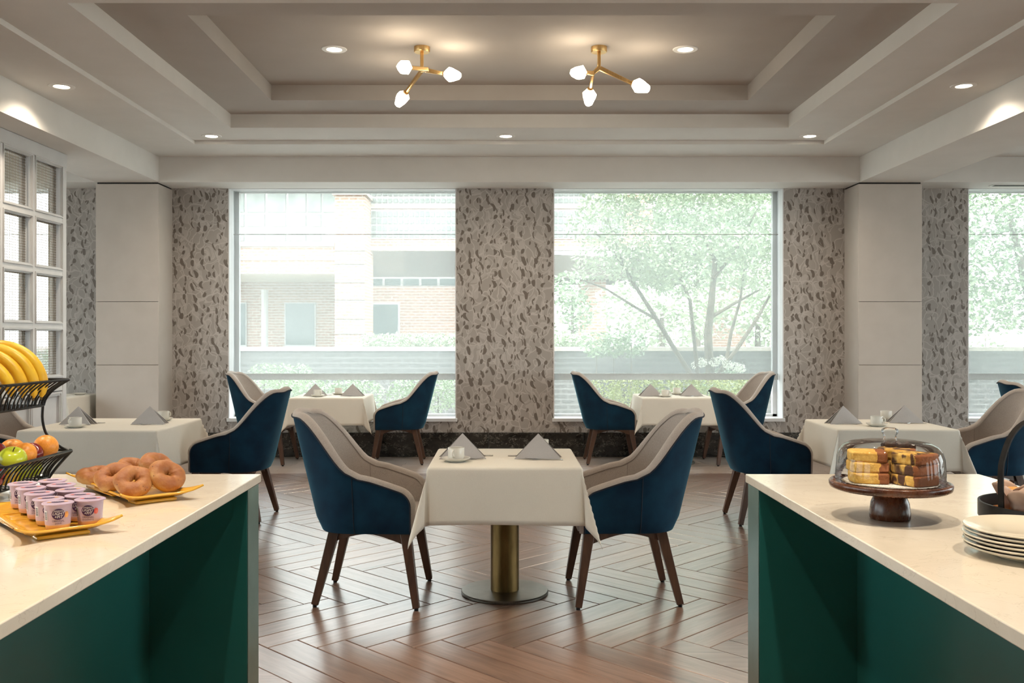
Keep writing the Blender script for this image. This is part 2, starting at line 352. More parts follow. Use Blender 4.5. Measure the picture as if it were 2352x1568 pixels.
mottled('leaf_green', (0.24, 0.34, 0.21), (0.34, 0.44, 0.28), nscale=1.6, rough=0.6)
mottled('leaf_pale', (0.32, 0.41, 0.26), (0.46, 0.53, 0.37), nscale=2, rough=0.6)
mottled('leaf_yellow', (0.24, 0.28, 0.08), (0.36, 0.39, 0.14), nscale=2, rough=0.6)
mottled('petal_white', (0.7, 0.74, 0.62), (0.8, 0.82, 0.74), nscale=20, rough=0.7)
mottled('paving', (0.46, 0.45, 0.43), (0.52, 0.51, 0.49), nscale=1, rough=0.9)  # pale tone chosen so the outside ground bounces daylight into the room
mottled('terrace_paving', (0.17, 0.165, 0.15), (0.22, 0.21, 0.195), nscale=1, rough=0.9)  # terrace surface picked for light bounced up onto the building
mottled('soil', (0.10, 0.09, 0.06), (0.16, 0.15, 0.09), nscale=4, rough=0.95)

# ------------------------------------------------------------------ mesh helpers
def M(name): return MATS[name]
class B:
    def __init__(s): s.v = []; s.f = []
    def add(s, vs, fs):
        o = len(s.v); s.v += [tuple(p) for p in vs]; s.f += [tuple(i + o for i in f) for f in fs]; return s
    def box(s, x0, x1, y0, y1, z0, z1):
        return s.add([(x0, y0, z0), (x1, y0, z0), (x1, y1, z0), (x0, y1, z0), (x0, y0, z1), (x1, y0, z1), (x1, y1, z1), (x0, y1, z1)],
                     [(0, 3, 2, 1), (4, 5, 6, 7), (0, 1, 5, 4), (1, 2, 6, 5), (2, 3, 7, 6), (3, 0, 4, 7)])
    def bar(s, p, q, w0, h0, w1=None, h1=None, up=(0, 0, 1)):
        p, q, up = Vector(p), Vector(q), Vector(up)
        w1 = w0 if w1 is None else w1; h1 = h0 if h1 is None else h1
        d = (q - p).normalized(); a = d.cross(up)
        if a.length < 1e-4: a = d.cross(Vector((1, 0, 0)))
        a.normalize(); c = a.cross(d)
        vs = []
        for P, w, h in ((p, w0, h0), (q, w1, h1)):
            vs += [P + a * sx * w / 2 + c * sy * h / 2 for sx, sy in ((-1, -1), (1, -1), (1, 1), (-1, 1))]
        return s.add(vs, [(0, 1, 2, 3), (7, 6, 5, 4), (0, 4, 5, 1), (1, 5, 6, 2), (2, 6, 7, 3), (3, 7, 4, 0)])
    def lathe(s, prof, n=32, at=(0, 0, 0), caps=True):
        o = Vector(at); vs = []; fs = []
        for r, z in prof:
            for i in range(n):
                a = 2 * pi * i / n; vs.append(o + Vector((r * cos(a), r * sin(a), z)))
        for k in range(len(prof) - 1):
            for i in range(n):
                j = (i + 1) % n; fs.append((k * n + i, k * n + j, (k + 1) * n + j, (k + 1) * n + i))
        if caps:
            if prof[0][0] > 1e-5: fs.append(tuple(range(n))[::-1])
            if prof[-1][0] > 1e-5: fs.append(tuple((len(prof) - 1) * n + i for i in range(n)))
        return s.add(vs, fs)
    def tube(s, pts, r, n=8, closed=False):
        pts = [Vector(p) for p in pts]; m = len(pts)
        rs = r if isinstance(r, (list, tuple)) else [r] * m
        vs = []; fs = []; prev = None
        for i, p in enumerate(pts):
            if closed: t = pts[(i + 1) % m] - pts[i - 1]
            else: t = pts[min(i + 1, m - 1)] - pts[max(i - 1, 0)]
            t.normalize()
            if prev is None:
                a = t.cross(Vector((0, 0, 1)))
                if a.length < 1e-3: a = t.cross(Vector((1, 0, 0)))
            else:
                a = prev - t * prev.dot(t)
            a.normalize(); prev = a; c = t.cross(a)
            for k in range(n):
                th = 2 * pi * k / n; vs.append(p + (a * cos(th) + c * sin(th)) * rs[i])
        mm = m if closed else m - 1
        for i in range(mm):
            i2 = (i + 1) % m
            for k in range(n):
                k2 = (k + 1) % n; fs.append((i * n + k, i * n + k2, i2 * n + k2, i2 * n + k))
        if not closed: fs += [tuple(range(n))[::-1], tuple((m - 1) * n + k for k in range(n))]
        return s.add(vs, fs)
    def grid(s, fn, nu, nv, wrap=False):
        vs = [fn(i / nu, j / nv) for j in range(nv + 1) for i in range(nu + (0 if wrap else 1))]
        w = nu if wrap else nu + 1; fs = []
        for j in range(nv):
            for i in range(nu):
                i2 = (i + 1) % w if wrap else i + 1
                fs.append((j * w + i, j * w + i2, (j + 1) * w + i2, (j + 1) * w + i))
        return s.add(vs, fs)
    def prism(s, poly, z0, z1):
        n = len(poly)
        return s.add([(x, y, z0) for x, y in poly] + [(x, y, z1) for x, y in poly],
                     [tuple(range(n))[::-1], tuple(range(n, 2 * n))] + [(i, (i + 1) % n, (i + 1) % n + n, i + n) for i in range(n)])
    def done(s, name, mat, parent=None, smooth=True, angle=35, loc=None, rot=None, bevel=0, bseg=2, solid=0, subd=0):
        me = bpy.data.meshes.new(name); me.from_pydata(s.v, [], s.f); me.update()
        me.materials.append(M(mat))
        if smooth:
            me.polygons.foreach_set('use_smooth', [True] * len(me.polygons))
            if angle < 179: me.set_sharp_from_angle(angle=radians(angle))
        o = bpy.data.objects.new(name, me); COL.objects.link(o)
        if parent: o.parent = parent
        if loc is not None: o.location = loc
        if rot is not None: o.rotation_euler = rot
        if solid:
            md = o.modifiers.new('solid', 'SOLIDIFY'); md.thickness = solid; md.offset = 0
        if bevel:
            md = o.modifiers.new('bevel', 'BEVEL'); md.width = bevel; md.segments = bseg; md.limit_method = 'ANGLE'; md.angle_limit = radians(40)
        if subd:
            md = o.modifiers.new('sub', 'SUBSURF'); md.levels = subd; md.render_levels = subd
        return o
def empty(name, loc=(0, 0, 0), rz=0.0):
    o = bpy.data.objects.new(name, None); COL.objects.link(o); o.empty_display_size = 0.05
    o.location = loc; o.rotation_euler = (0, 0, rz); return o
def tag(o, label=None, cat=None, group=None, kind=None):
    for k, v in (('label', label), ('category', cat), ('group', group), ('kind', kind)):
        if v: o[k] = v
    return o
def struct(o): o['kind'] = 'structure'; return o
def dup(o, parent=None):
    c = o.copy(); COL.objects.link(c); c.parent = parent
    for ch in list(o.children): dup(ch, c)
    return c
def smooth01(t): t = max(0.0, min(1.0, t)); return t * t * (3 - 2 * t)
def cat_rom(pts, t):
    n = len(pts) - 1; i = min(int(t * n), n - 1); u = t * n - i
    P = lambda k: Vector(pts[max(0, min(n, k))])
    a, b_, c, d = P(i - 1), P(i), P(i + 1), P(i + 2)
    return 0.5 * ((2 * b_) + (c - a) * u + (2 * a - 5 * b_ + 4 * c - d) * u * u + (3 * b_ - a - 3 * c + d) * u ** 3)
def text_geo(txt, size, shear=0.0):
    cu = bpy.data.curves.new('t', 'FONT'); cu.body = txt; cu.size = size; cu.align_x = 'CENTER'; cu.align_y = 'CENTER'; cu.shear = shear; cu.resolution_u = 2
    o = bpy.data.objects.new('t', cu); COL.objects.link(o)
    dg = bpy.context.evaluated_depsgraph_get(); ev = o.evaluated_get(dg); me = ev.to_mesh()
    vs = [tuple(v.co) for v in me.vertices]; fs = [tuple(p.vertices) for p in me.polygons]
    ev.to_mesh_clear(); bpy.data.objects.remove(o); bpy.data.curves.remove(cu)
    return vs, fs

# ------------------------------------------------------------------ room shell
YW, YC = 10.90, 10.46               # window wall, column face
ZS, ZC = 3.12, 3.40                 # soffit, ceiling
XL, XR, YB = -9.0, 9.0, -3.0
floor = struct(B().box(XL, XR, YB, YW, -0.08, -0.006).done('floor', 'grout', smooth=False))
floor['label'] = 'herringbone wood-look floor'
PW, PL, GAP = 0.157, 0.969, 0.0048
Y0 = 4.227; X0 = 0.044
def plank_mesh(name, mat):
    l, w = PL / 2 - GAP / 2, PW / 2 - GAP / 2; e = 0.0025
    o = B().add([(-l, -w, -0.006), (l, -w, -0.006), (l, w, -0.006), (-l, w, -0.006), (-l, -w, -e), (l, -w, -e), (l, w, -e), (-l, w, -e),
                 (-l + e, -w + e, 0), (l - e, -w + e, 0), (l - e, w - e, 0), (-l + e, w - e, 0)],
                [(0, 1, 5, 4), (1, 2, 6, 5), (2, 3, 7, 6), (3, 0, 4, 7), (4, 5, 9, 8), (5, 6, 10, 9), (6, 7, 11, 10), (7, 4, 8, 11), (8, 9, 10, 11)])
    return o.done(name, mat, smooth=False)
FB = 9.56                            # where the herringbone meets the straight border
spots = []
for m_ in range(-8, 12):
    for k in range(-70, 71):
        for kind in (0, 1):
            if kind == 0: p, q, ang = k * PW + m_ * PL + PL / 2, k * PW - m_ * PL + PW / 2, -pi / 4
            else: p, q, ang = k * PW + m_ * PL - PW / 2, k * PW - m_ * PL + PL / 2, pi / 4
            x = (p + q) / sqrt(2) + X0; y = (q - p) / sqrt(2) + Y0
            if -9.5 < x < 9.5 and -3.5 < y < FB + 0.3:
                spots.append((x, y, ang))
def in_view(x, y):
    px, py = CX + x * F_PX / y, CY + CAMZ * F_PX / y
    return -60 < px < 2410 and py < 1640 and 560 < px < 1740 or (y > 7.2 and -60 < px < 2410)
vis = sorted([s for s in spots if in_view(s[0], s[1]) and s[1] < FB - 0.42], key=lambda s: s[1] + 0.25 * abs(s[0]))
chosen = set(vis[:296])
p0 = None
for x, y, a in vis[:296]:
    if p0 is None: p0 = plank_mesh('plank', 'plank_wood'); o = p0
    else: o = p0.copy(); COL.objects.link(o)
    o.parent = floor; o.location = (x, y, 0); o.rotation_euler = (0, 0, a + random.choice((0, pi)))
rest = B()
def clip_poly(poly, ymax):
    out = []
    for i in range(len(poly)):
        a, b_ = poly[i], poly[(i + 1) % len(poly)]
        if a[1] <= ymax: out.append(a)
        if (a[1] - ymax) * (b_[1] - ymax) < 0:
            t = (ymax - a[1]) / (b_[1] - a[1]); out.append((a[0] + (b_[0] - a[0]) * t, ymax))
    return out
for s in spots:
    if s in chosen or abs(s[0]) > 8.5 or s[1] < -2.5: continue
    x, y, a = s; l, w = PL / 2 - GAP / 2, PW / 2 - GAP / 2
    poly = [(x + cos(a) * u - sin(a) * v, y + sin(a) * u + cos(a) * v) for u, v in ((-l, -w), (l, -w), (l, w), (-l, w))]
    poly = clip_poly(poly, FB - 0.003)
    if len(poly) > 2: rest.prism(poly, -0.006, 0)
o = rest.done('plank_field', 'plank_wood', floor, smooth=False); o['kind'] = 'stuff'
bo = B(); r_ = random.Random(3)
for i in range(8):
    y = FB + i * 0.1675; x = -8.9 + r_.uniform(0, 1)
    while x < 8.9:
        bo.box(x, x + 1.197, y, y + 0.1645, -0.006, 0); x += 1.2
o = bo.done('border_field', 'border_wood', floor, smooth=False); o['kind'] = 'stuff'

# window wall
WIN = [(-7.95, -5.29), (-3.204, -0.5475), (0.583, 3.265), (5.41, 8.05)]
ZSILL = 0.447; WD = 0.40
wb = B(); xs = [XL] + [c_ for w_ in WIN for c_ in w_] + [XR]
for i in range(0, len(xs), 2): wb.box(xs[i], xs[i + 1], YW, YW + WD, 0, 3.70)
for a, b_ in WIN:
    wb.box(a, b_, YW, YW + WD, 0, ZSILL - 0.04); wb.box(a, b_, YW, YW + WD, ZS, 3.70)
struct(wb.done('wall_back', 'wallpaper', smooth=False))
# side and rear walls; the unseen side windows are added for daylight
for sg, nm in ((-1, 'wall_left'), (1, 'wall_right')):
    x0, x1 = sorted((sg * 9.0, sg * 9.2)); sw = B()
    sw.box(x0, x1, YB, YW + WD, 0, 0.45).box(x0, x1, YB, YW + WD, 3.12, 3.7)
    for y0, y1 in ((YB, -2.6), (0.2, 0.9), (3.7, 4.4), (7.2, YW + WD)): sw.box(x0, x1, y0, y1, 0.45, 3.12)
    struct(sw.done(nm, 'wall_plain', smooth=False))
    for k, (y0, y1) in enumerate(((-2.6, 0.2), (0.9, 3.7), (4.4, 7.2))):
        w = struct(empty('window_%d' % (5 + k + (3 if sg > 0 else 0)), (sg * 9.1, (y0 + y1) / 2, 0))); h = (y1 - y0) / 2  # unseen window, added to let in more daylight
        B().box(-0.03, 0.03, -h, -h + 0.06, 0.45, 3.12).box(-0.03, 0.03, h - 0.06, h, 0.45, 3.12).box(-0.03, 0.03, -h, h, 0.45, 0.51).box(-0.03, 0.03, -h, h, 3.06, 3.12).done('window_frame', 'sill_paint', w, smooth=False)
        B().box(-0.003, 0.003, -h + 0.06, h - 0.06, 0.51, 3.06).done('pane', 'window_glass', w, smooth=False)
struct(B().box(XL, XR, YB - 0.2, YB, 0, 3.7).done('wall_rear', 'wall_plain', smooth=False))
struct(B().box(XL - 0.4, XR + 0.4, YB - 0.4, YW + WD + 0.1, 3.95, 4.25).done('roof', 'roofing', smooth=False))
# stone base, panel by panel
base = struct(empty('baseboard_back'))
x = XL + 0.37
bx_ = XL
k = 0
while bx_ < XR - 0.01:
    x1 = min(XR, bx_ + (1.37, 1.62, 1.10, 1.75)[k % 4]); k += 1
    B().box(bx_ + 0.0015, x1 - 0.0015, YW - 0.022, YW, 0, 0.28).done('stone_panel', 'dark_stone', base, bevel=0.002)
    bx_ = x1

# columns
def column(n, x0, x1):
    r = struct(empty('column', ((x0 + x1) / 2, 0, 0)))
    w = (x1 - x0) / 2
    B().box(-w + 0.012, w - 0.012, YC + 0.012, YW, 0, 3.12).done('core', 'dark_gap', r, smooth=False)
    for z0, z1 in ((0.0, 1.077), (1.081, 1.784), (1.788, 3.102)):
        B().box(-w, w, YC, YC + 0.014, z0, z1).done('panel', 'column_paint', r, bevel=0.003)
    for sx in (-1, 1):
        B().box(sx * w - (0.014 if sx > 0 else 0), sx * w + (0.014 if sx < 0 else 0), YC + 0.016, YW, 0, 3.102).done('panel', 'column_paint', r, bevel=0.003)
column(1, -4.554, -3.853)
column(2, 3.97, 4.68)

# windows, sills, roller shades
WNAME = ['hidden behind the white mesh screen', 'showing the brick pier outside', 'showing the small tree outside', 'beyond the column behind the cake dome']
for i, (a, b_) in enumerate(WIN):
    w = struct(empty('window_%d' % (i + 1), ((a + b_) / 2, YW, 0))); h = (b_ - a) / 2
    yf = 0.235
    fr = B()
    pl_, pr_ = {1: (0.06, 0.015), 2: (0.015, 0.06)}.get(i, (0.03, 0.03))
    fr.box(-h + 0.001, -h + pl_, yf, yf + 0.07, ZSILL, ZS - 0.001).box(h - pr_, h - 0.001, yf, yf + 0.07, ZSILL, ZS - 0.001)
    fr.box(-h, h, yf, yf + 0.07, ZS - 0.012, ZS - 0.001).box(-h, h, yf, yf + 0.07, ZSILL, ZSILL + 0.03)
    fr.done('window_frame', 'sill_paint', w, smooth=False)
    for sx in (-1, 1):
        B().box(sx * h - (0.012 if sx > 0 else 0), sx * h + (0.012 if sx < 0 else 0), 0.002, yf, ZSILL, ZS - 0.001).done('reveal', 'sill_paint', w, smooth=False)
    B().box(-h + pl_, h - pr_, yf + 0.03, yf + 0.036, ZSILL + 0.025, ZS - 0.01).done('pane', 'hazy_glass', w, smooth=False)
    B().box(-h - 0.012, h + 0.012, -0.028, yf, ZSILL - 0.04, ZSILL).done('window_sill', 'sill_paint', w, bevel=0.004)
    B().box(-h, h, 0.002, yf, ZS - 0.006, ZS - 0.0005).done('reveal', 'sill_paint', w, smooth=False)
    s = empty('roller_shade', ((a + b_) / 2, YW + 0.15, 0))
    B().grid(lambda u, v: (-h + 0.02 + u * (2 * h - 0.04), 0.004 * sin(u * 9 + v * 3), 0.92 + v * (ZS - 0.923)), 16, 12).done('fabric', 'shade_cloth', s)
    B().box(-h + 0.02, h - 0.02, -0.010, 0.010, 0.885, 0.960).done('hem_bar', 'hem_cloth', s, bevel=0.006)
    B().box(-h + 0.02, h - 0.02, -0.004, 0.004, 2.598, 2.605).done('fabric_seam', 'hem_cloth', s, smooth=False)
    tag(s, 'sheer white roller shade with grey hem bar, window ' + WNAME[i], 'window shade', 'roller shades')

# ceiling with three stepped trays
def ring(bm, xo, yo, xi, yi, z):
    (a, b_), (c_, d), (e, f), (g, h) = xo, yo, xi, yi
    bm.add([(a, c_, z), (b_, c_, z), (b_, d, z), (a, d, z), (e, g, z), (f, g, z), (f, h, z), (e, h, z)],
           [(0, 4, 5, 1), (1, 5, 6, 2), (2, 6, 7, 3), (3, 7, 4, 0)])
def riser(bm, xr, yr, z0, z1):
    (a, b_), (c_, d) = xr, yr
    bm.add([(a, c_, z0), (b_, c_, z0), (b_, d, z0), (a, d, z0), (a, c_, z1), (b_, c_, z1), (b_, d, z1), (a, d, z1)],
           [(0, 1, 5, 4), (1, 2, 6, 5), (2, 3, 7, 6), (3, 0, 4, 7)])
T0 = ((-3.215, 3.342), (5.10, 9.75)); T1 = ((-2.664, 2.788), (5.72, 9.15)); T2 = ((-2.134, 2.25), (6.325, 8.61))
BL, BR = (-4.554, -3.841), (3.977, 4.68)
cb_ = B()
ring(cb_, (BL[1], BR[0]), (YB, 10.44), T0[0], T0[1], ZC); riser(cb_, *T0, ZC, 3.44)
ring(cb_, *T0, *T1, 3.44); riser(cb_, *T1, 3.44, 3.572)
ct = B()
ring(ct, *T1, *T2, 3.572); riser(ct, *T2, 3.572, 3.712)
(a, b_), (c_, d) = T2
ct.add([(a, c_, 3.712), (b_, c_, 3.712), (b_, d, 3.712), (a, d, 3.712)], [(0, 1, 2, 3)])
cb_.add([(XL, YB, ZC), (BL[0], YB, ZC), (BL[0], 10.44, ZC), (XL, 10.44, ZC)], [(0, 1, 2, 3)])
cb_.add([(BR[1], YB, ZC), (XR, YB, ZC), (XR, 10.44, ZC), (BR[1], 10.44, ZC)], [(0, 1, 2, 3)])
cg = struct(cb_.done('ceiling', 'ceiling_paint', smooth=False))
ct.done('deep_tray', 'tray_paint', cg, smooth=False)
struct(B().box(BL[0], BL[1], YB, 10.44, ZS, 3.80).done('beam', 'ceiling_paint', smooth=False))
struct(B().box(BR[0], BR[1], YB, 10.44, ZS, 3.80).done('beam', 'ceiling_paint', smooth=False))
struct(B().box(XL, XR, 10.44, YW, ZS, 3.80).done('beam', 'ceiling_paint', smooth=False))
# linear air slot in the soffit beyond the column
v = empty('ceiling_vent', (6.5, 10.66, ZS))
B().box(-0.95, 0.95, -0.05, 0.05, -0.006, -0.0005).done('frame', 'lamp_trim', v, bevel=0.002)
for k in (-1, 0, 1): B().box(-0.92, 0.92, k * 0.028 - 0.009, k * 0.028 + 0.009, -0.0075, -0.0058).done('slot', 'dark_gap', v, smooth=False)
tag(v, 'slim white linear air diffuser in soffit above the end window', 'vent')

# ------------------------------------------------------------------ ceiling lamps
def downlight(x, y, z, label, power=None, group='recessed ceiling downlights', size=146):
    r = empty('recessed_downlight', (x, y, z))
    B().lathe([(0.058, -0.002), (0.064, -0.007), (0.097, -0.006), (0.102, -0.0005)], 40, caps=False).done('trim_ring', 'lamp_trim', r)
    B().lathe([(0.0001, -0.0045), (0.059, -0.0045)], 40, caps=False).done('lens', 'lamp_lens', r)
    ld = bpy.data.lights.new('downlight', 'SPOT'); ld.energy = SPOT_W if power is None else power
    ld.color = WARM; ld.spot_size = radians(size); ld.spot_blend = 0.9 if size > 100 else 0.5; ld.shadow_soft_size = 0.045
    lo = bpy.data.objects.new('lamp_light', ld); COL.objects.link(lo); lo.parent = r; lo.location = (0, 0, -0.03)
    tag(r, label, 'ceiling light', group)
downlight(-1.36, 7.53, 3.712, 'round downlight in the deep tray, beside the chandelier with a drooping rear arm')
downlight(1.465, 7.53, 3.712, 'round downlight in the deep tray, beside the chandelier with a long side arm')
downlight(-3.53, 7.48, ZC, 'round downlight close to the beam above the white mesh screen')
downlight(3.67, 7.46, ZC, 'round downlight close to the beam on the cake dome side')
downlight(-2.97, 9.53, 3.44, 'round downlight in the outer tray corner toward the mesh screen')
downlight(0.026, 9.53, 3.44, 'round downlight in the outer tray above the middle wallpaper pier')
downlight(3.12, 9.53, 3.44, 'round downlight in the outer tray corner toward the cake dome')
for x, y, w_, t in ((-2.6, 3.2, 120, 'behind the wire fruit basket'), (-1.55, 1.4, 150, 'above the yogurt counter front'), (-0.55, 2.5, 120, 'above the counter aisle, bagel side'),
                    (0.55, 2.1, 120, 'above the counter aisle, near the plates'), (1.5, 1.3, 130, 'above the plate stack'), (2.5, 3.3, 110, 'behind the muffin tray'),
                    (1.15, 4.1, 72, 'above the cake stand end'), (-1.35, 4.2, 95, 'above the bagel counter end')):
    downlight(x, y, ZC, 'round recessed downlight over the buffet, ' + t, power=w_, group='buffet downlights', size=78)  # unseen lamps added for brightness; overlapping counter shadows suggest such downlights

def gem(bm, p, d, s):
    d = Vector(d).normalized(); a = d.cross(Vector((0.2, 0.1, 1))).normalized(); c = d.cross(a)
    rings = [(0.026, 0.0, 0), (0.058, 0.038, 0), (0.053, 0.070, 0), (0.030, 0.135, 0), (0.020, 0.143, 0)]
    vs = []; fs = []; n = 6
    for r, l, o in rings:
        for k in range(n):
            th = 2 * pi * (k + o) / n; vs.append(Vector(p) + d * l * s + (a * cos(th) + c * sin(th)) * r * s)
    for i in range(len(rings) - 1):
        for k in range(n):
            k2 = (k + 1) % n; fs.append((i * n + k, i * n + k2, (i + 1) * n + k2, (i + 1) * n + k))
    fs += [tuple(range(n))[::-1], tuple((len(rings) - 1) * n + k for k in range(n))]
    bm.add(vs, fs)
def chandelier(x, y, joint, segs, gems, label):
    r = empty('gem_chandelier', (x, y, 3.712))
    B().lathe([(0.064, 0), (0.064, -0.036), (0.060, -0.042), (0.0001, -0.042)], 40).done('canopy', 'brass', r)
    B().bar((0, 0, -0.04), joint, 0.026, 0.026).done('stem', 'brass', r, bevel=0.004)
    for p, q in segs: B().bar(p, q, 0.024, 0.034, 0.020, 0.028).done('arm', 'brass', r, bevel=0.004)
    for p, d, s in gems:
        B().lathe([(0.0001, 0), (0.024, 0), (0.024, 0.012), (0.0001, 0.012)], 20).done('collar', 'brass', r, loc=p, rot=Vector(d).to_track_quat('Z', 'Y').to_euler())
        g = B(); gem(g, Vector(p) + Vector(d).normalized() * 0.010, d, s); g.done('crystal_shade', 'gem_lamp', r, smooth=False)
    tag(r, label, 'chandelier', 'brass gem chandeliers')
j1 = (0, 0, -0.185)
chandelier(-0.65, 7.48, j1, [(j1, (0.05, -0.06, -0.195)), ((0.05, -0.06, -0.195), (-0.085, -0.25, -0.235)), ((0.03, -0.02, -0.19), (0.175, 0.03, -0.205)), ((0.0, 0.0, -0.185), (-0.155, 0.28, -0.285))],
           [((-0.085, -0.25, -0.235), (-0.35, -0.95, -0.22), 1.0), ((0.175, 0.03, -0.205), (0.85, -0.45, -0.22), 1.0), ((-0.155, 0.28, -0.285), (-0.55, 0.60, -0.60), 1.0)],
           'brass chandelier with three glowing crystals, rear arm drooping toward the brick-pier window')
j2 = (0.0, 0, -0.165)
chandelier(0.765, 7.48, j2, [(j2, (-0.05, -0.02, -0.215)), ((-0.05, -0.02, -0.215), (-0.12, -0.12, -0.235)), ((-0.05, -0.02, -0.215), (-0.055, 0.16, -0.285)), (j2, (0.265, 0.03, -0.280))],
           [((-0.12, -0.12, -0.235), (-0.75, -0.65, -0.20), 1.0), ((-0.055, 0.16, -0.285), (-0.05, 0.65, -0.75), 1.0), ((0.265, 0.03, -0.280), (0.90, -0.25, -0.40), 1.0)],
           'brass chandelier with three glowing crystals, long straight arm toward the cake side')

# ------------------------------------------------------------------ white mesh screen
sc_ = empty('partition_screen', (-4.195, 0, 0))
PX = 0.056                           # half thickness
YE = [8.79 - 0.535 * i for i in range(6)]
ZE = [3.0, 2.489, 1.997, 1.497, 1.002]
B().box(-PX, PX, 8.795, 8.87, 0, ZS - 0.002).done('end_post', 'white_paint', sc_, bevel=0.004)
B().box(-PX - 0.012, PX + 0.012, YE[-1], 8.86, 3.0, ZS - 0.002).done('header', 'white_paint', sc_, bevel=0.004)
for i, y in enumerate(YE):
    if i: B().box(-PX, PX, y - 0.022, y + 0.022, 0.0, 3.0).done('stile', 'white_paint', sc_, bevel=0.003)
for j in range(1, 5):
    z = ZE[j]; B().box(-PX + 0.001, PX - 0.001, YE[-1], 8.795, z - 0.022, z + 0.022).done('rail', 'white_paint', sc_, bevel=0.003)
for i in range(5):
    y1 = (8.795 if i == 0 else YE[i] - 0.022); y0 = YE[i + 1] + 0.022
    for j in range(4):
        z1, z0 = ZE[j] - (0.022 if j else 0.0), ZE[j + 1] + 0.022
        md = B()
        for e, px_, w_ in ((0.0, PX + 0.008, 0.010), (0.010, PX - 0.002, 0.008), (0.018, PX - 0.010, 0.006)):
            for sx in (-1, 1):
                xa, xb = sorted((sx * (PX - 0.028), sx * px_))
                md.box(xa, xb, y0 + e, y1 - e, z1 - e - w_, z1 - e).box(xa, xb, y0 + e, y1 - e, z0 + e, z0 + e + w_)
                md.box(xa, xb, y0 + e, y0 + e + w_, z0 + e + w_, z1 - e - w_).box(xa, xb, y1 - e - w_, y1 - e, z0 + e + w_, z1 - e - w_)
        md.done('moulding', 'white_paint', sc_, smooth=False)
        me_ = B()
        n = 17
        for k in range(n + 1):
            y = y0 + 0.03 + (y1 - y0 - 0.06) * k / n; me_.box(-0.0010, 0.0010, y - 0.0020, y + 0.0020, z0 + 0.02, z1 - 0.02)
        for k in range(n + 1):
            z = z0 + 0.03 + (z1 - z0 - 0.06) * k / n; me_.box(0.0010, 0.0030, y0 + 0.02, y1 - 0.02, z - 0.0018, z + 0.0018)
        me_.done('wire_mesh', 'mesh_metal', sc_, smooth=False)
    # lower part: rail band and recessed panel with bead
    B().box(-PX + 0.004, PX - 0.004, y0, y1, 0.895, 0.982).done('band', 'white_paint', sc_, bevel=0.002)
    B().box(-0.022, 0.022, y0, y1, 0.10, 0.885).done('lower_panel', 'white_paint', sc_, smooth=False)
    bd = B()
    for e, px_ in ((0.0, PX - 0.004), (0.018, PX - 0.012)):
        for sx in (-1, 1):
            xa, xb = sorted((sx * 0.020, sx * px_)); w_ = 0.018
            bd.box(xa, xb, y0 + e, y1 - e, 0.885 - e - w_, 0.885 - e).box(xa, xb, y0 + e, y1 - e, 0.10 + e, 0.10 + e + w_)
            bd.box(xa, xb, y0 + e, y0 + e + w_, 0.10 + e + w_, 0.885 - e - w_).box(xa, xb, y1 - e - w_, y1 - e, 0.10 + e + w_, 0.885 - e - w_)
    bd.done('panel_bead', 'white_paint', sc_, smooth=False)
    B().box(-PX, PX, y0, y1, 0, 0.10).done('plinth', 'white_paint', sc_, smooth=False)
tag(sc_, 'white panelled partition screen with bronze wire-mesh openings', 'partition')

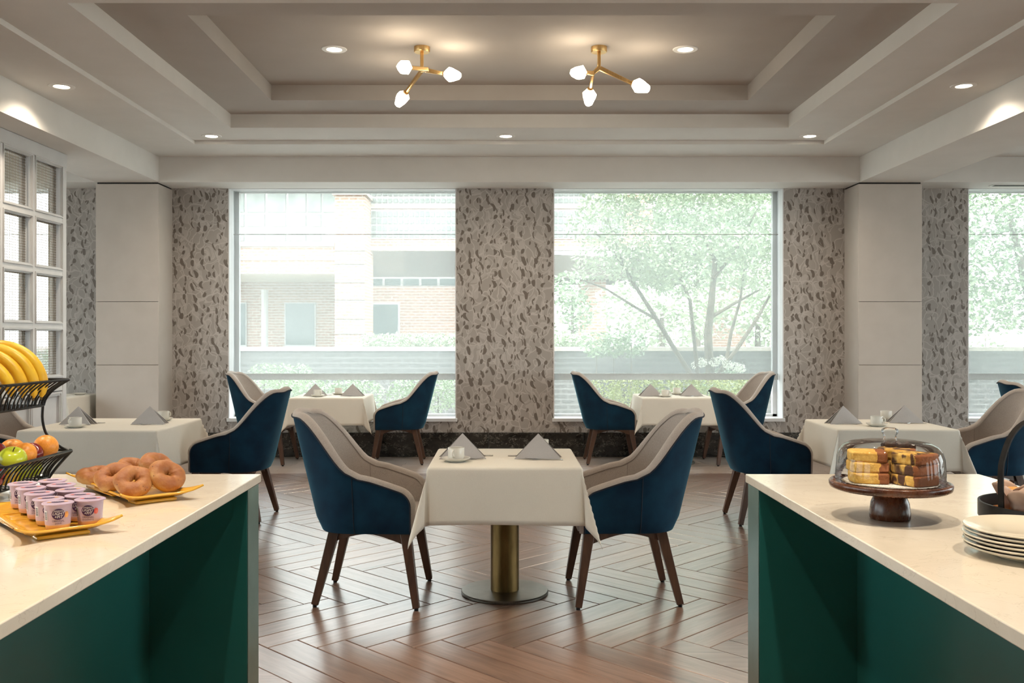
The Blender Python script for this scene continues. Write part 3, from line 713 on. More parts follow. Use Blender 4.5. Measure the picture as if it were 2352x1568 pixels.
# ------------------------------------------------------------------ chairs
def chair_template():
    root = empty('dining_chair')
    zb, zmax, th = 0.385, 0.985, 0.052
    XF, XK, AX, HW = 0.235, -0.055, 0.228, 0.285
    S1 = 0.46
    def plan(s):                      # s 0..1 : arm front -> middle of the back, on the +y side
        if s <= S1:
            return XF + (XK - XF) * s / S1, HW, 0.0
        ph = (s - S1) / (1 - S1) * pi / 2
        cs, sn = cos(ph), sin(ph); e = 2 / 2.5
        return XK - AX * sn ** e, HW * max(cs, 0) ** e, ph
    def ztop(s):
        x, y, ph = plan(s)
        if s <= S1: z = 0.585 + 0.100 * (s / S1) ** 1.0
        else: z = 0.685 + 0.300 * smooth01((ph + 0.10) / 0.98 * 0.93) - 0.010
        if s <= S1: z -= 0.010 * smooth01((s - 0.3) / 0.16)
        d = XF - x
        R = 0.055
        if d < R: z -= R - sqrt(max(0, R * R - (R - d) ** 2))
        z += 0.014 * smooth01((s - 0.85) / 0.15)
        return z
    def outer(s, z):
        x, y, ph = plan(s); t = (z - zb) / (zmax - zb)
        w = smooth01(ph / (pi / 2) * 1.25) if s > S1 else 0.0
        x -= 0.120 * t * (0.25 * smooth01(s / S1) * 0 + w) + 0.03 * t * smooth01(s / S1 - 0.3)
        y *= (1 + 0.075 * min(t, 0.55)) * (1 - 0.17 * w * t)
        r0 = 0.03                    # tuck under at the bottom
        if z - zb < r0:
            k = 1 - sqrt(max(0, 1 - (1 - (z - zb) / r0) ** 2)); x *= 1 - 0.05 * k * w; y *= 1 - 0.05 * k
        return Vector((x, y, z))
    ss = []
    for i in range(7): ss.append(S1 * 0.20 * (i / 6) ** 1.8)
    for i in range(1, 9): ss.append(S1 * 0.20 + S1 * 0.80 * i / 8)
    for i in range(1, 19): ss.append(S1 + (1 - S1) * i / 18)
    side = [(s, 1) for s in ss] + [(s, -1) for s in ss[-2::-1]]
    NV = 9
    def O(s, sg, v):
        z = zb + (ztop(s) - zb) * v; p = outer(s, z); return Vector((p.x, p.y * sg, p.z))
    def N(s, sg, v):
        z = zb + (ztop(s) - zb) * v; e = 0.004
        a, b_ = outer(max(0, s - e), z), outer(min(1, s + e), z); t = b_ - a
        if s > 0.995: n = Vector((-1, 0, 0))
        else: n = Vector((t.y, -t.x, 0)); n.normalize(); n = n if n.y > 0 or n.x < 0 else -n
        if s <= S1: n = Vector((0, 1, 0)) if abs(n.y) < 0.5 else (n if n.y > 0 else -n)
        return Vector((n.x, n.y * sg, 0))
    nS = len(side)
    ob = B(); ob.add([O(s, g, j / NV) for j in range(NV + 1) for s, g in side],
                     [(j * nS + i, j * nS + i + 1, (j + 1) * nS + i + 1, (j + 1) * nS + i) for j in range(NV) for i in range(nS - 1)])
    ob.add([O(s, g, 0) for s, g in side], [tuple(range(nS))])
    ob.done('outer_shell', 'navy_velvet', root, angle=60)
    # edge curve: up the front of one arm, along the top, down the other
    path = [(side[0][0], 1, j / NV) for j in range(NV)] + [(s, g, 1.0) for s, g in side] + [(side[-1][0], -1, j / NV) for j in range(NV - 1, -1, -1)]
    Eo = [O(*p) for p in path]; Nn = [N(*p) for p in path]
    rb = B(); K = 8; n = len(path); vs = []
    pip = []
    for i in range(n):
        tau = (Eo[min(i + 1, n - 1)] - Eo[max(i - 1, 0)]).normalized(); bb = tau.cross(Nn[i]); bb.normalize()
        ctr = Vector((0, 0, 0.45))
        if bb.dot(Eo[i] - ctr) < 0: bb = -bb
        thk = th * (0.9 if i < NV or i >= n - NV else 1.0)
        mid = Eo[i] - Nn[i] * thk / 2
        for k in range(K + 1):
            a = pi * k / K
            vs.append(mid + Nn[i] * (thk / 2 + 0.004) * cos(a) + bb * (thk * 0.50) * sin(a))
        pip.append(Eo[i] + Nn[i] * 0.0045)
    w_ = K + 1
    rb.add(vs, [(i * w_ + k, i * w_ + k + 1, (i + 1) * w_ + k + 1, (i + 1) * w_ + k) for i in range(n - 1) for k in range(K)])
    rb.done('edge_roll', 'taupe_fabric', root, angle=80)
    ib = B()
    def I(s, g, v):
        z0 = 0.40; z1 = ztop(s); z = z0 + (z1 - z0) * v
        vv = max(0.0, (z - zb) / (z1 - zb)); p = O(s, g, vv) - N(s, g, vv) * th; p.z = z; return p
    ib.add([I(s, g, j / NV) for j in range(NV + 1) for s, g in side],
           [(j * nS + i, j * nS + i + 1, (j + 1) * nS + i + 1, (j + 1) * nS + i) for j in range(NV) for i in range(nS - 1)])
    ib.done('inner_shell', 'taupe_fabric', root, angle=60)
    B().tube(pip, 0.0042, 6).done('piping', 'navy_piping', root)
    for g in (1, -1):
        B().tube([O(S1, g, j / 8) + N(S1, g, j / 8) * 0.0008 for j in range(9)], 0.0022, 5).done('seam', 'navy_piping', root)
        B().tube([I(S1, g, j / 8) - N(S1, g, j / 8) * -0.0004 for j in range(1, 9)], 0.0018, 5).done('seam', 'taupe_seam', root)
    # seat cushion
    inn = [(p.x, p.y) for p in (I(s, g, 0.08) for s, g in side)]
    poly = [(0.262, inn[0][1] - 0.02)] + [(0.245, inn[0][1] - 0.003)] + inn[1:-1] + [(0.245, inn[-1][1] + 0.003), (0.262, inn[-1][1] + 0.02)]
    sb = B(); cx_, cy_ = 0.0, 0.0; rings = [(1.0, 0.388), (1.012, 0.42), (1.0, 0.455), (0.93, 0.470), (0.6, 0.478), (0.0, 0.480)]
    m_ = len(poly); vs = []
    for k, z in rings: vs += [(cx_ + (x - cx_) * k, cy_ + (y - cy_) * k, z) for x, y in poly]
    fs = [(j * m_ + i, j * m_ + (i + 1) % m_, (j + 1) * m_ + (i + 1) % m_, (j + 1) * m_ + i) for j in range(len(rings) - 1) for i in range(m_)]
    fs.append(tuple(range(m_))[::-1]); sb.add(vs, fs); sb.done('seat_cushion', 'taupe_fabric', root, angle=70)
    for sx, sy, fx, fy in ((0.205, 0.235, 0.268, 0.294), (0.205, -0.235, 0.268, -0.294), (-0.175, 0.185, -0.268, 0.247), (-0.175, -0.185, -0.268, -0.247)):
        lb = B(); lb.bar((fx, fy, 0.012), (sx, sy, 0.392), 0.035, 0.035, 0.055, 0.055, up=(0, 1, 0))
        lg = lb.done('leg', 'leg_wood', root, bevel=0.003)
        B().lathe([(0.011, 0.0), (0.011, 0.013)], 12, at=(fx, fy, 0)).done('glide', 'black_iron', lg)
    def apron(p, q):
        p, q = Vector(p), Vector(q); d = (q - p); nn = Vector((-d.y, d.x, 0)).normalized() * 0.012; vs = []; n_ = 12
        for i in range(n_ + 1):
            t = i / n_; c0 = p + d * t; hgt = 0.016 + 0.050 * abs(2 * t - 1) ** 1.5
            for sg in (-1, 1):
                for zz in (0.392, 0.392 - hgt): vs.append((c0.x + sg * nn.x, c0.y + sg * nn.y, zz))
        fs = []
        for i in range(n_):
            a, c = i * 4, i * 4 + 4
            fs += [(a, c, c + 1, a + 1), (a + 2, a + 3, c + 3, c + 2), (a + 1, c + 1, c + 3, a + 3), (a, a + 2, c + 2, c)]
        fs += [(0, 1, 3, 2), (n_ * 4, n_ * 4 + 2, n_ * 4 + 3, n_ * 4 + 1)]
        B().add(vs, fs).done('apron', 'leg_wood', root, smooth=False)
    apron((0.195, 0.236, 0), (-0.185, 0.186, 0)); apron((0.195, -0.236, 0), (-0.185, -0.186, 0))
    apron((0.21, -0.225, 0), (0.21, 0.225, 0)); apron((-0.185, -0.18, 0), (-0.185, 0.18, 0))
    return root
ch0 = chair_template()
CH = [(-0.703, 5.10, -2, 'on the mesh-screen side of the middle table'), (0.648, 5.11, 181, 'on the cake-dome side of the middle table'),
      (-2.09, 7.26, 178, 'at the mesh-screen table, its back to the room middle'), (-3.66, 7.10, 2, 'squeezed between the mesh screen and its table, behind the bananas'),
      (2.02, 7.16, 0, 'on the room-middle side of the table behind the cake dome'), (3.62, 7.10, 178, 'behind the muffin tray, facing the table behind the cake dome'),
      (-2.63, 10.40, -3, 'at the brick-pier window table, on its mesh-screen side'), (-1.16, 10.42, 182, 'at the brick-pier window table, on its wallpaper-pier side'),
      (1.19, 10.42, -1, 'at the tree-view window table, on its wallpaper-pier side'), (2.57, 10.40, 183, 'at the tree-view window table, on its column side'),
      (4.87, 8.30, -10, 'mostly hidden behind the chair by the muffin tray')]
for i, (x, y, a, t) in enumerate(CH):
    o = ch0 if i == 0 else dup(ch0)
    o.location = (x, y, 0); o.rotation_euler = (0, 0, radians(a))
    tag(o, 'blue velvet and taupe chair ' + t, 'chair', 'blue velvet dining chairs')

# ------------------------------------------------------------------ tables and cloths
ZT = 0.742
def cloth(name, w, d, h, rng):
    R = 0.016; bm = B(); P0 = [(0.05, 0.0, 0), (0.045, 0.10, 0), (0.14, 0.20, 0), (0.27, 0.27, 0), (0.20, 0.14, 0), (0.10, 0.045, 0), (0.0, 0.05, 0)]
    def axis(W):
        half = W / 2 - R; S = half + R * pi / 2 + h
        pos = [i / 5 * half * 0.9 for i in range(6)] + [half] + [half + R * pi / 2 * i / 4 for i in range(1, 5)] + [half + R * pi / 2 + h * i / 11 for i in range(1, 12)]
        return half, [-p for p in pos[:0:-1]] + pos
    ha, xa = axis(w); hb, ya = axis(d)
    ph = [rng.uniform(0, 6) for _ in range(8)]; tips = {(sa, sb): [(p[0] * rng.uniform(.8, 1.25), p[1] * rng.uniform(.8, 1.25), 0) for p in P0[1:-1]] for sa in (-1, 1) for sb in (-1, 1)}
    def prof(e):
        if e < R * pi / 2: return R * sin(e / R), R * (1 - cos(e / R)), 0
        return R, R, e - R * pi / 2
    def pt(a, b_):
        sa, sb = (1 if a >= 0 else -1), (1 if b_ >= 0 else -1)
        ea, eb = abs(a) - ha, abs(b_) - hb
        if ea <= 0 and eb <= 0: return (a, b_, ZT)
        if eb <= 0:
            o, dn, e2 = prof(ea); wv = e2 * (0.05 + 0.05 * sin(b_ * 7 + ph[0 if sa > 0 else 1])); return (sa * (ha + o + wv), b_, ZT - dn - e2 * 0.996)
        if ea <= 0:
            o, dn, e2 = prof(eb); wv = e2 * (0.05 + 0.05 * sin(a * 7 + ph[2 if sb > 0 else 3])); return (a, sb * (hb + o + wv), ZT - dn - e2 * 0.996)
        r = hypot(ea, eb); fi = atan2(eb, ea); t = fi / (pi / 2); o, dn, e2 = prof(r)
        w0 = 0.05 + 0.05 * sin(sb * hb * 7 + ph[0 if sa > 0 else 1]); w1 = 0.05 + 0.05 * sin(sa * ha * 7 + ph[2 if sb > 0 else 3])
        pts = [(w0, 0, 0)] + tips[(sa, sb)] + [(0, w1, 0)]
        P = cat_rom(pts, t); dz = sqrt(max(0.2, 1 - P.length_squared))
        return (sa * (ha + o * cos(fi) + e2 * P.x), sb * (hb + o * sin(fi) + e2 * P.y), ZT - dn - e2 * dz)
    na, nb = len(xa), len(ya)
    bm.add([pt(a, b_) for b_ in ya for a in xa], [(j * na + i, j * na + i + 1, (j + 1) * na + i + 1, (j + 1) * na + i) for j in range(nb - 1) for i in range(na - 1)])
    return bm.done(name, 'cream_cloth', angle=180, solid=0.0016)
TB = [(0.008, 5.135, 0.79, 0.80, 0, 0.275, 'in the middle of the room', 'bare bronze pedestal table fully in view'),
      (-2.925, 7.06, 0.99, 0.98, 0, 0.285, 'beside the white mesh screen', 'wide table beside the white mesh screen'),
      (2.82, 7.05, 0.86, 0.82, -2, 0.275, 'behind the glass cake dome', 'table behind the glass cake dome'),
      (-1.89, 10.37, 0.80, 0.78, 0, 0.275, 'under the brick-pier window', 'table under the brick-pier window'),
      (1.88, 10.37, 0.79, 0.78, 0, 0.275, 'under the tree-view window', 'table under the tree-view window'),
      (-5.05, 10.38, 0.80, 0.80, 0, 0.275, 'beyond the end of the mesh screen', 'table beyond the end of the mesh screen')]
for i, (x, y, w, d, a, h, cl, tl_) in enumerate(TB):
    r = empty('pedestal_table', (x, y, 0), radians(a))
    B().box(-w / 2 + 0.006, w / 2 - 0.006, -d / 2 + 0.006, d / 2 - 0.006, ZT - 0.034, ZT - 0.003).done('table_top', 'leg_wood', r, bevel=0.004)
    B().lathe([(0.078, 0.016), (0.078, ZT - 0.03)], 40).done('pedestal', 'bronze', r)
    B().lathe([(0.232, 0.0), (0.238, 0.003), (0.239, 0.012), (0.234, 0.017), (0.10, 0.019), (0.08, 0.020)], 56).done('base_plate', 'dark_bronze', r)
    tag(r, ('bronze pedestal ' + tl_) if i else 'pedestal table in full view with round bronze base plate', 'table', 'pedestal tables')
    c = cloth('tablecloth', w, d, h, random.Random(20 + i)); c.location = (x, y, 0); c.rotation_euler = (0, 0, radians(a))
    tag(c, 'cream tablecloth on the table ' + cl, 'tablecloth', 'cream tablecloths')

# napkins, cups, cutlery
def napkin_template():
    bm = B(); w, h = 0.128, 0.134
    def sheet(yb, wl, wr, thk, bow, hh=h, x_ap=0.0):
        n = 10; m_ = 12
        def fn(u, v):
            lx, rx = -wl * (1 - v) + x_ap * v, wr * (1 - v) + x_ap * v
            x = lx + (rx - lx) * u
            y = yb * (1 - v) + bow * sin(pi * u) * (1 - v) * 0.9
            z = hh * v + 0.006 * (1 - v) * sin(pi * u) * (1 if bow < 0 else 0.4)
            return x, y, z
        vs = []; 
        for sd in (-1, 1):
            for j in range(m_ + 1):
                for i in range(n + 1):
                    x, y, z = fn(i / n, j / m_); vs.append((x, y + sd * thk / 2, max(z, 0.0005)))
        W = n + 1; T = W * (m_ + 1); fs = []
        for j in range(m_):
            for i in range(n):
                q = (j * W + i, j * W + i + 1, (j + 1) * W + i + 1, (j + 1) * W + i); fs += [q, tuple(T + k for k in q[::-1])]
        for i in range(n): fs += [(i, T + i, T + i + 1, i + 1)]
        for j in range(m_):
            a, c = j * W, (j + 1) * W; fs.append((a, c, T + c, T + a)); a, c = a + n, c + n; fs.append((a, T + a, T + c, c))
        bm.add(vs, fs)
    sheet(-0.050, w, w, 0.005, -0.012); sheet(-0.026, w * 0.94, w * 0.9, 0.004, 0.004, h * 0.985, -0.002)
    sheet(0.024, w * 0.92, w * 0.95, 0.004, -0.004, h * 0.985, 0.002); sheet(0.050, w, w, 0.005, 0.012)
    return bm.done('napkin', 'grey_napkin', angle=50)
nap0 = napkin_template()
def cup_template():
    c = empty('coffee_cup')
    B().lathe([(0.0001, 0.004), (0.026, 0.004), (0.028, 0.0), (0.033, 0.001), (0.0415, 0.012), (0.0435, 0.022), (0.0440, 0.066), (0.0430, 0.0675), (0.0415, 0.066), (0.041, 0.022), (0.036, 0.010), (0.0001, 0.008)], 40).done('cup_body', 'white_china', c)
    B().tube([(0.042, 0, 0.056), (0.055, 0, 0.058), (0.064, 0, 0.050), (0.065, 0, 0.038), (0.058, 0, 0.026), (0.043, 0, 0.020)], 0.0045, 8).done('handle', 'white_china', c)
    return c
def saucer_template():
    return B().lathe([(0.0001, 0.003), (0.035, 0.003), (0.040, 0.0), (0.045, 0.002), (0.066, 0.012), (0.0755, 0.0195), (0.0765, 0.0215), (0.074, 0.0215), (0.062, 0.0150), (0.043, 0.0070), (0.0001, 0.0065)], 48).done('saucer', 'white_china')
cup0, sau0 = cup_template(), saucer_template()
def fork_mesh():
    bm = B(); bm.bar((-0.10, 0, 0.002), (0.02, 0, 0.006), 0.011, 0.0025, 0.006, 0.0025).bar((0.02, 0, 0.006), (0.045, 0, 0.003), 0.006, 0.0025, 0.024, 0.002)
    bm.box(0.045, 0.062, -0.012, 0.012, 0.0015, 0.0035)
    for k in range(4): yk = -0.0099 + k * 0.0066; bm.bar((0.060, yk, 0.0025), (0.105, yk, 0.0085), 0.0032, 0.0016, 0.002, 0.0014)
    return bm.done('fork', 'steel')
def knife_mesh():
    bm = B(); bm.bar((-0.115, 0, 0.003), (0.005, 0, 0.003), 0.012, 0.004, 0.010, 0.004)
    bm.prism([(0.005, -0.006), (0.10, -0.009), (0.115, -0.004), (0.108, 0.006), (0.005, 0.006)], 0.0018, 0.0034)
    return bm.done('knife', 'steel')
fork0, knife0 = fork_mesh(), knife_mesh()
used = {}
def place(t0, x, y, z, rz, label, cat, group):
    o = t0 if t0.name not in used else dup(t0)
    used[t0.name] = 1
    o.location = (x, y, z); o.rotation_euler = (0, 0, radians(rz)); tag(o, label, cat, group)
ZN = ZT + 0.001
# (napkin x, y, yaw | cup x, y, handle yaw) for the two places of each table
SET = [('the middle table', [(-0.222, 5.10, 4, -0.250, 4.955, 255), (0.190, 5.09, -4, 0.215, 5.33, 60)]),
       ('the table by the mesh screen', [(-3.19, 7.03, -8, -3.10, 6.78, 250), (-2.665, 7.06, 5, -2.66, 7.32, 50)]),
       ('the table behind the cake dome', [(2.575, 7.09, 8, 2.745, 6.88, -50), (3.07, 7.16, -6, 3.01, 7.36, 40)]),
       ('the brick-pier window table', [(-2.075, 10.34, 5, -2.02, 10.19, -40), (-1.66, 10.32, -4, -1.86, 10.56, 60)]),
       ('the tree-view window table', [(1.62, 10.30, 3, 1.76, 10.16, -40), (2.07, 10.31, -3, 1.96, 10.58, 60)])]
for ti, (tn, sets) in enumerate(SET):
    for k, (nx, ny, na_, cx_, cy_, ca) in enumerate(sets):
        sd = ('screen-side place of ' if k == 0 else 'cake-side place of ') + tn
        place(nap0, nx, ny, ZN, na_, 'grey cloth napkin folded into a tent, ' + sd, 'napkin', 'tent napkins')
        place(sau0, cx_, cy_, ZN, 0, 'white saucer under a coffee cup, ' + sd, 'saucer', 'white saucers')
        place(cup0, cx_, cy_, ZN + 0.0068, ca, 'white coffee cup with a loop handle, ' + sd, 'cup', 'white coffee cups')
        sg = 1 if k == 0 else -1
        kx, ky = (nx - 0.01, ny - 0.075) if k == 0 else (nx + 0.05, ny - 0.072)
        place(fork0, kx + 0.02 * sg, ky - 0.004, ZN, 176 if k else 4, 'steel fork by the napkin, ' + sd, 'fork', 'steel forks')
        place(knife0, nx + 0.05 * sg, ny + 0.085, ZN, 2 if k else 178, 'steel knife behind the napkin, ' + sd, 'knife', 'steel knives')
place(sau0, -4.76, 10.52, ZN, 0, 'white saucer on the table beyond the mesh screen', 'saucer', 'white saucers')
place(cup0, -4.95, 10.45, ZN, 0, 'white coffee cup on the table beyond the mesh screen', 'cup', 'white coffee cups')
place(nap0, -5.0, 10.25, ZN, 0, 'grey napkin tent on the table beyond the mesh screen', 'napkin', 'tent napkins')

# ------------------------------------------------------------------ buffet counters
ZK = 0.915
for sg, nm in ((-1, 'under the bagels and yogurt'), (1, 'under the cake stand and plates')):
    def sx(a, b_): return (min(sg * a, sg * b_), max(sg * a, sg * b_))
    r = empty('buffet_counter', (sg * 1.28, 1.95, 0))
    ox, oy = sg * 1.28, 1.95
    def bxx(a, b_, y0, y1, z0, z1, name, mat, bev=0.002):
        x0, x1 = sx(a, b_); B().box(x0 - ox, x1 - ox, y0 - oy, y1 - oy, z0, z1).done(name, mat, r, bevel=bev)
    bxx(0.868, 1.66, 3.175, 3.312, 0, ZK - 0.030, 'end_panel', 'green_laminate')
    bxx(0.866, 0.868, 3.175, 3.312, 0, ZK - 0.030, 'edge_band', 'edge_metal', 0)  # added strip; window reflection on the laminate edge put into its colour
    bxx(0.868, 1.66, 0.62, 0.75, 0, ZK - 0.030, 'end_panel', 'green_laminate')
    bxx(1.20, 1.24, 0.75, 3.175, 0, ZK - 0.030, 'front_panel', 'green_laminate')
    bxx(1.62, 1.66, 0.75, 3.175, 0, ZK - 0.030, 'back_panel', 'green_laminate')
    bxx(1.24, 1.62, 0.75, 3.175, 0.30, 0.33, 'shelf', 'green_laminate')
    tag(r, 'dark green buffet counter with recessed front, ' + nm, 'counter', 'buffet counters')
    x0, x1 = sx(0.865, 1.70)
    c = B().box(x0, x1, 0.6, 3.345, ZK - 0.030, ZK).done('countertop', 'quartz', bevel=0.003)
    tag(c, 'cream veined quartz countertop ' + nm, 'countertop', 'quartz countertops')

# ------------------------------------------------------------------ cake stand
KX, KY = 1.045, 2.53
cs = empty('cake_stand', (KX, KY, ZK))
B().lathe([(0.0001, 0), (0.050, 0), (0.0525, 0.004), (0.0525, 0.022), (0.049, 0.045), (0.040, 0.066), (0.026, 0.080), (0.0001, 0.081)], 48).done('foot', 'stand_wood', cs, angle=60)
B().lathe([(0.0001, 0.080), (0.146, 0.080), (0.154, 0.084), (0.1565, 0.090), (0.1565, 0.098), (0.154, 0.1015), (0.149, 0.1025), (0.146, 0.0985), (0.0001, 0.0985)], 96).done('plate', 'stand_wood', cs, angle=50)
tag(cs, 'dark walnut pedestal cake stand with round plate', 'cake stand')
ZP = ZK + 0.0985
dn = B()
vs = [(0, 0, 0)]; n = 96
for i in range(n):
    a = 2 * pi * i / n; r = 0.120 + 0.005 * abs(sin(a * 14)); vs.append((r * cos(a), r * sin(a), 0.0))
dn.add(vs, [(0, i + 1, (i + 1) % n + 1) for i in range(n)])
tag(dn.done('doily', 'doily_paper', smooth=False, loc=(KX, KY, ZP + 0.0012), solid=0.0006), 'white paper lace doily under the cake slices', 'doily')
dm = empty('cake_dome', (KX, KY, ZP + 0.0006))
B().lathe([(0.140, 0.0), (0.1405, 0.004), (0.139, 0.028), (0.136, 0.066), (0.131, 0.084), (0.120, 0.098), (0.103, 0.106), (0.074, 0.111), (0.038, 0.113), (0.0001, 0.114)], 96, caps=False).done('glass_cover', 'dome_glass', dm, angle=180)
B().lathe([(0.0185, 0.113), (0.0165, 0.120), (0.0165, 0.127), (0.0205, 0.132), (0.0220, 0.137), (0.0205, 0.143), (0.014, 0.146), (0.0001, 0.145)], 40, caps=False).done('knob', 'dome_glass', dm, angle=180)
tag(dm, 'clear glass cake dome with a round knob', 'cake dome')
def slice_mesh(name, mat, seed):
    rng = random.Random(seed); pts = []
    for x, y in ((-0.052, -0.030), (-0.046, -0.046), (0.0, -0.052), (0.046, -0.050), (0.052, -0.044), (0.053, 0.0), (0.052, 0.044), (0.046, 0.050), (0.0, 0.053), (-0.046, 0.047), (-0.053, 0.030), (-0.056, 0.0)):
        pts.append((x + rng.uniform(-.002, .002), y + rng.uniform(-.002, .002)))
    return B().prism(pts, 0.0, 0.0247).done(name, mat, bevel=0.005, bseg=3)
SL = [('yellow_cake', -0.060, -0.004, 0, 12, 'bottom slice of the plain yellow cake stack'), ('yellow_cake', -0.060, 0.001, 1, 6, 'middle slice of the plain yellow cake stack'),
      ('yellow_cake', -0.060, 0.004, 2, 16, 'top slice of the plain yellow cake stack'), ('marble_cake', 0.042, -0.050, 0, 62, 'bottom slice of the marbled cake stack'),
      ('marble_cake', 0.043, -0.048, 1, 66, 'middle slice of the marbled cake stack'), ('marble_cake', 0.042, -0.050, 2, 58, 'top slice of the marbled cake stack'),
      ('marble_cake', 0.040, 0.051, 0, 30, 'lowest marbled slice at the rear of the dome'), ('marble_cake', 0.041, 0.050, 1, 34, 'second marbled slice at the rear of the dome'),
      ('marble_cake', 0.040, 0.051, 2, 28, 'upper marbled slice with dark chocolate crust at the rear of the dome')]
for i, (mt, x, y, lv, a, t) in enumerate(SL):
    o = slice_mesh('cake_slice', mt, i); z = ZP + 0.0025 + lv * 0.0278
    o.location = (KX + x, KY + y, z); o.rotation_euler = (0, 0, radians(-a)); o.scale = (0.9, 0.9, 1.12); tag(o, t, 'cake slice', 'cake slices under the dome')
    if i == 8: B().tube([(-0.045 + 0.09 * k / 10, 0.030 + 0.012 * sin(k * 1.7), 0.028) for k in range(11)], [0.006 + 0.003 * (k % 3) for k in range(11)], 8).done('chocolate_crust', 'choc_glaze', o)

# ------------------------------------------------------------------ muffin tray with handle
TX, TY = 1.412, 2.38
tr = empty('pastry_tray', (TX, TY, ZK)); ZTR = 0.028
B().lathe([(0.0001, ZTR), (0.176, ZTR), (0.178, ZTR + 0.002), (0.178, ZTR + 0.007), (0.0001, ZTR + 0.007)], 96).done('wooden_board', 'tray_wood', tr)
B().lathe([(0.1785, ZTR), (0.1840, ZTR), (0.1840, ZTR + 0.038), (0.1785, ZTR + 0.038)], 96, caps=False).add([], []).done('iron_rim', 'black_iron', tr, solid=0.001)
B().lathe([(0.055, 0), (0.055, 0.004), (0.045, 0.008), (0.045, ZTR)], 48).done('foot', 'steel', tr)
hp = [( -0.172, 0.0, ZTR + 0.006), (-0.175, 0, 0.14), (-0.168, 0, 0.19), (-0.140, 0, 0.248), (-0.09, 0, 0.282), (0, 0, 0.296), (0.09, 0, 0.282), (0.140, 0, 0.248), (0.168, 0, 0.19), (0.175, 0, 0.14), (0.172, 0, ZTR + 0.006)]
hb_ = B(); pts = [cat_rom(hp, k / 40) for k in range(41)]; vs = []
for k, p in enumerate(pts):
    t = (pts[min(k + 1, 40)] - pts[max(k - 1, 0)]).normalized(); nn = Vector((t.z, 0, -t.x))
    for sy, sn in ((-0.0085, -0.002), (0.0085, -0.002), (0.0085, 0.002), (-0.0085, 0.002)): vs.append(p + Vector((0, sy, 0)) + nn * sn)
hb_.add(vs, [(k * 4 + j, k * 4 + (j + 1) % 4, (k + 1) * 4 + (j + 1) % 4, (k + 1) * 4 + j) for k in range(40) for j in range(4)] + [(0, 1, 2, 3), (163, 162, 161, 160)])
hb_.done('arched_handle', 'black_iron', tr, rot=(0, 0, radians(14)))
tag(tr, 'round raised wooden tray with black iron rim and arched handle', 'tray')
ZTB = ZK + ZTR + 0.0075
def muffin_template():
    r = empty('muffin')
    B().lathe([(0.0001, 0.0), (0.027, 0.0), (0.030, 0.004), (0.036, 0.045), (0.030, 0.056), (0.018, 0.064), (0.0001, 0.067)], 28).done('crumb', 'muffin_crumb', r, angle=70)
    def fn(u, v):
        a = 2 * pi * u; rr = 0.0285 + 0.0095 * min(v / 0.7, 1) + (0.012 * (v - 0.6) / 0.4 if v > 0.6 else 0)
        rr *= 1 + 0.03 * sin(a * 8) * v
        z = 0.046 * min(v / 0.65, 1.0)
        if v > 0.65: z += (v - 0.65) / 0.35 * (0.012 + 0.020 * abs(sin(a * 2 + 0.4)))
        return (rr * cos(a), rr * sin(a), z + 0.0005)
    B().grid(fn, 64, 12, True).done('paper_wrapper', 'muffin_paper', r, angle=40, solid=0.0006)
    return r
mf = muffin_template()
for i, (x, y, a, t) in enumerate([(-0.108, -0.045, 10, 'muffin in tulip paper next to the handle, at the tray front'), (-0.085, 0.052, 60, 'muffin in tulip paper behind the handle, at the tray back'), (0.0, -0.02, 33, 'muffin in tulip paper in the tray middle'), (0.02, 0.085, 80, 'muffin in tulip paper at the tray back beside the croissant')]):
    o = mf if i == 0 else dup(mf); o.location = (TX + x, TY + y, ZTB); o.rotation_euler = (0, 0, radians(a)); tag(o, t, 'muffin', 'muffins on the round tray')
def croissant(x, y, z, a, tilt, t):
    n = 40; pts = []; rs = []
    for k in range(n + 1):
        u = k / n * 2 - 1; pts.append((0.062 * sin(u * 1.25), -0.05 * (1 - cos(u * 1.25)), 0)); base_ = 0.026 * (1 - abs(u) ** 1.8) + 0.006
        rs.append(base_ * (1 - 0.16 * ((abs(u) * 4.2) % 1.0)))
    o = B().tube(pts, rs, 14).done('croissant', 'croissant_crust', angle=60); o.location = (x, y, z); o.rotation_euler = (radians(tilt), 0, radians(a))
    tag(o, t, 'croissant', 'croissants on the round tray')
croissant(TX - 0.035, TY - 0.10, ZTB + 0.025, 20, 0, 'golden croissant lying at the front of the round tray')
croissant(TX - 0.030, TY + 0.005, ZTB + 0.058, 65, 20, 'golden croissant propped up against the muffins')

# ------------------------------------------------------------------ plates
prof = [(0.0001, 0.004), (0.070, 0.004), (0.075, 0.0), (0.082, 0.0), (0.088, 0.004), (0.118, 0.0125), (0.136, 0.0185), (0.1395, 0.021), (0.138, 0.0235), (0.132, 0.0225), (0.112, 0.0165), (0.086, 0.0085), (0.0001, 0.0080)]
pl0 = B().lathe(prof, 96).done('dinner_plate', 'cream_china', angle=60)
PLX, PLY = 1.185, 2.10
for i in range(6):
    o = pl0 if i == 0 else dup(pl0)
    o.location = (PLX + (0.002, -0.001, 0.0015, -0.002, 0.001, 0)[i], PLY + (0, 0.001, -0.001, 0.002, 0, 0)[i], ZK + i * 0.0087)
    tag(o, 'cream china plate, ' + ('bottom', 'second from bottom', 'third from bottom', 'third from top', 'second from top', 'topmost')[i] + ' of the plate stack', 'plate', 'stacked cream plates')

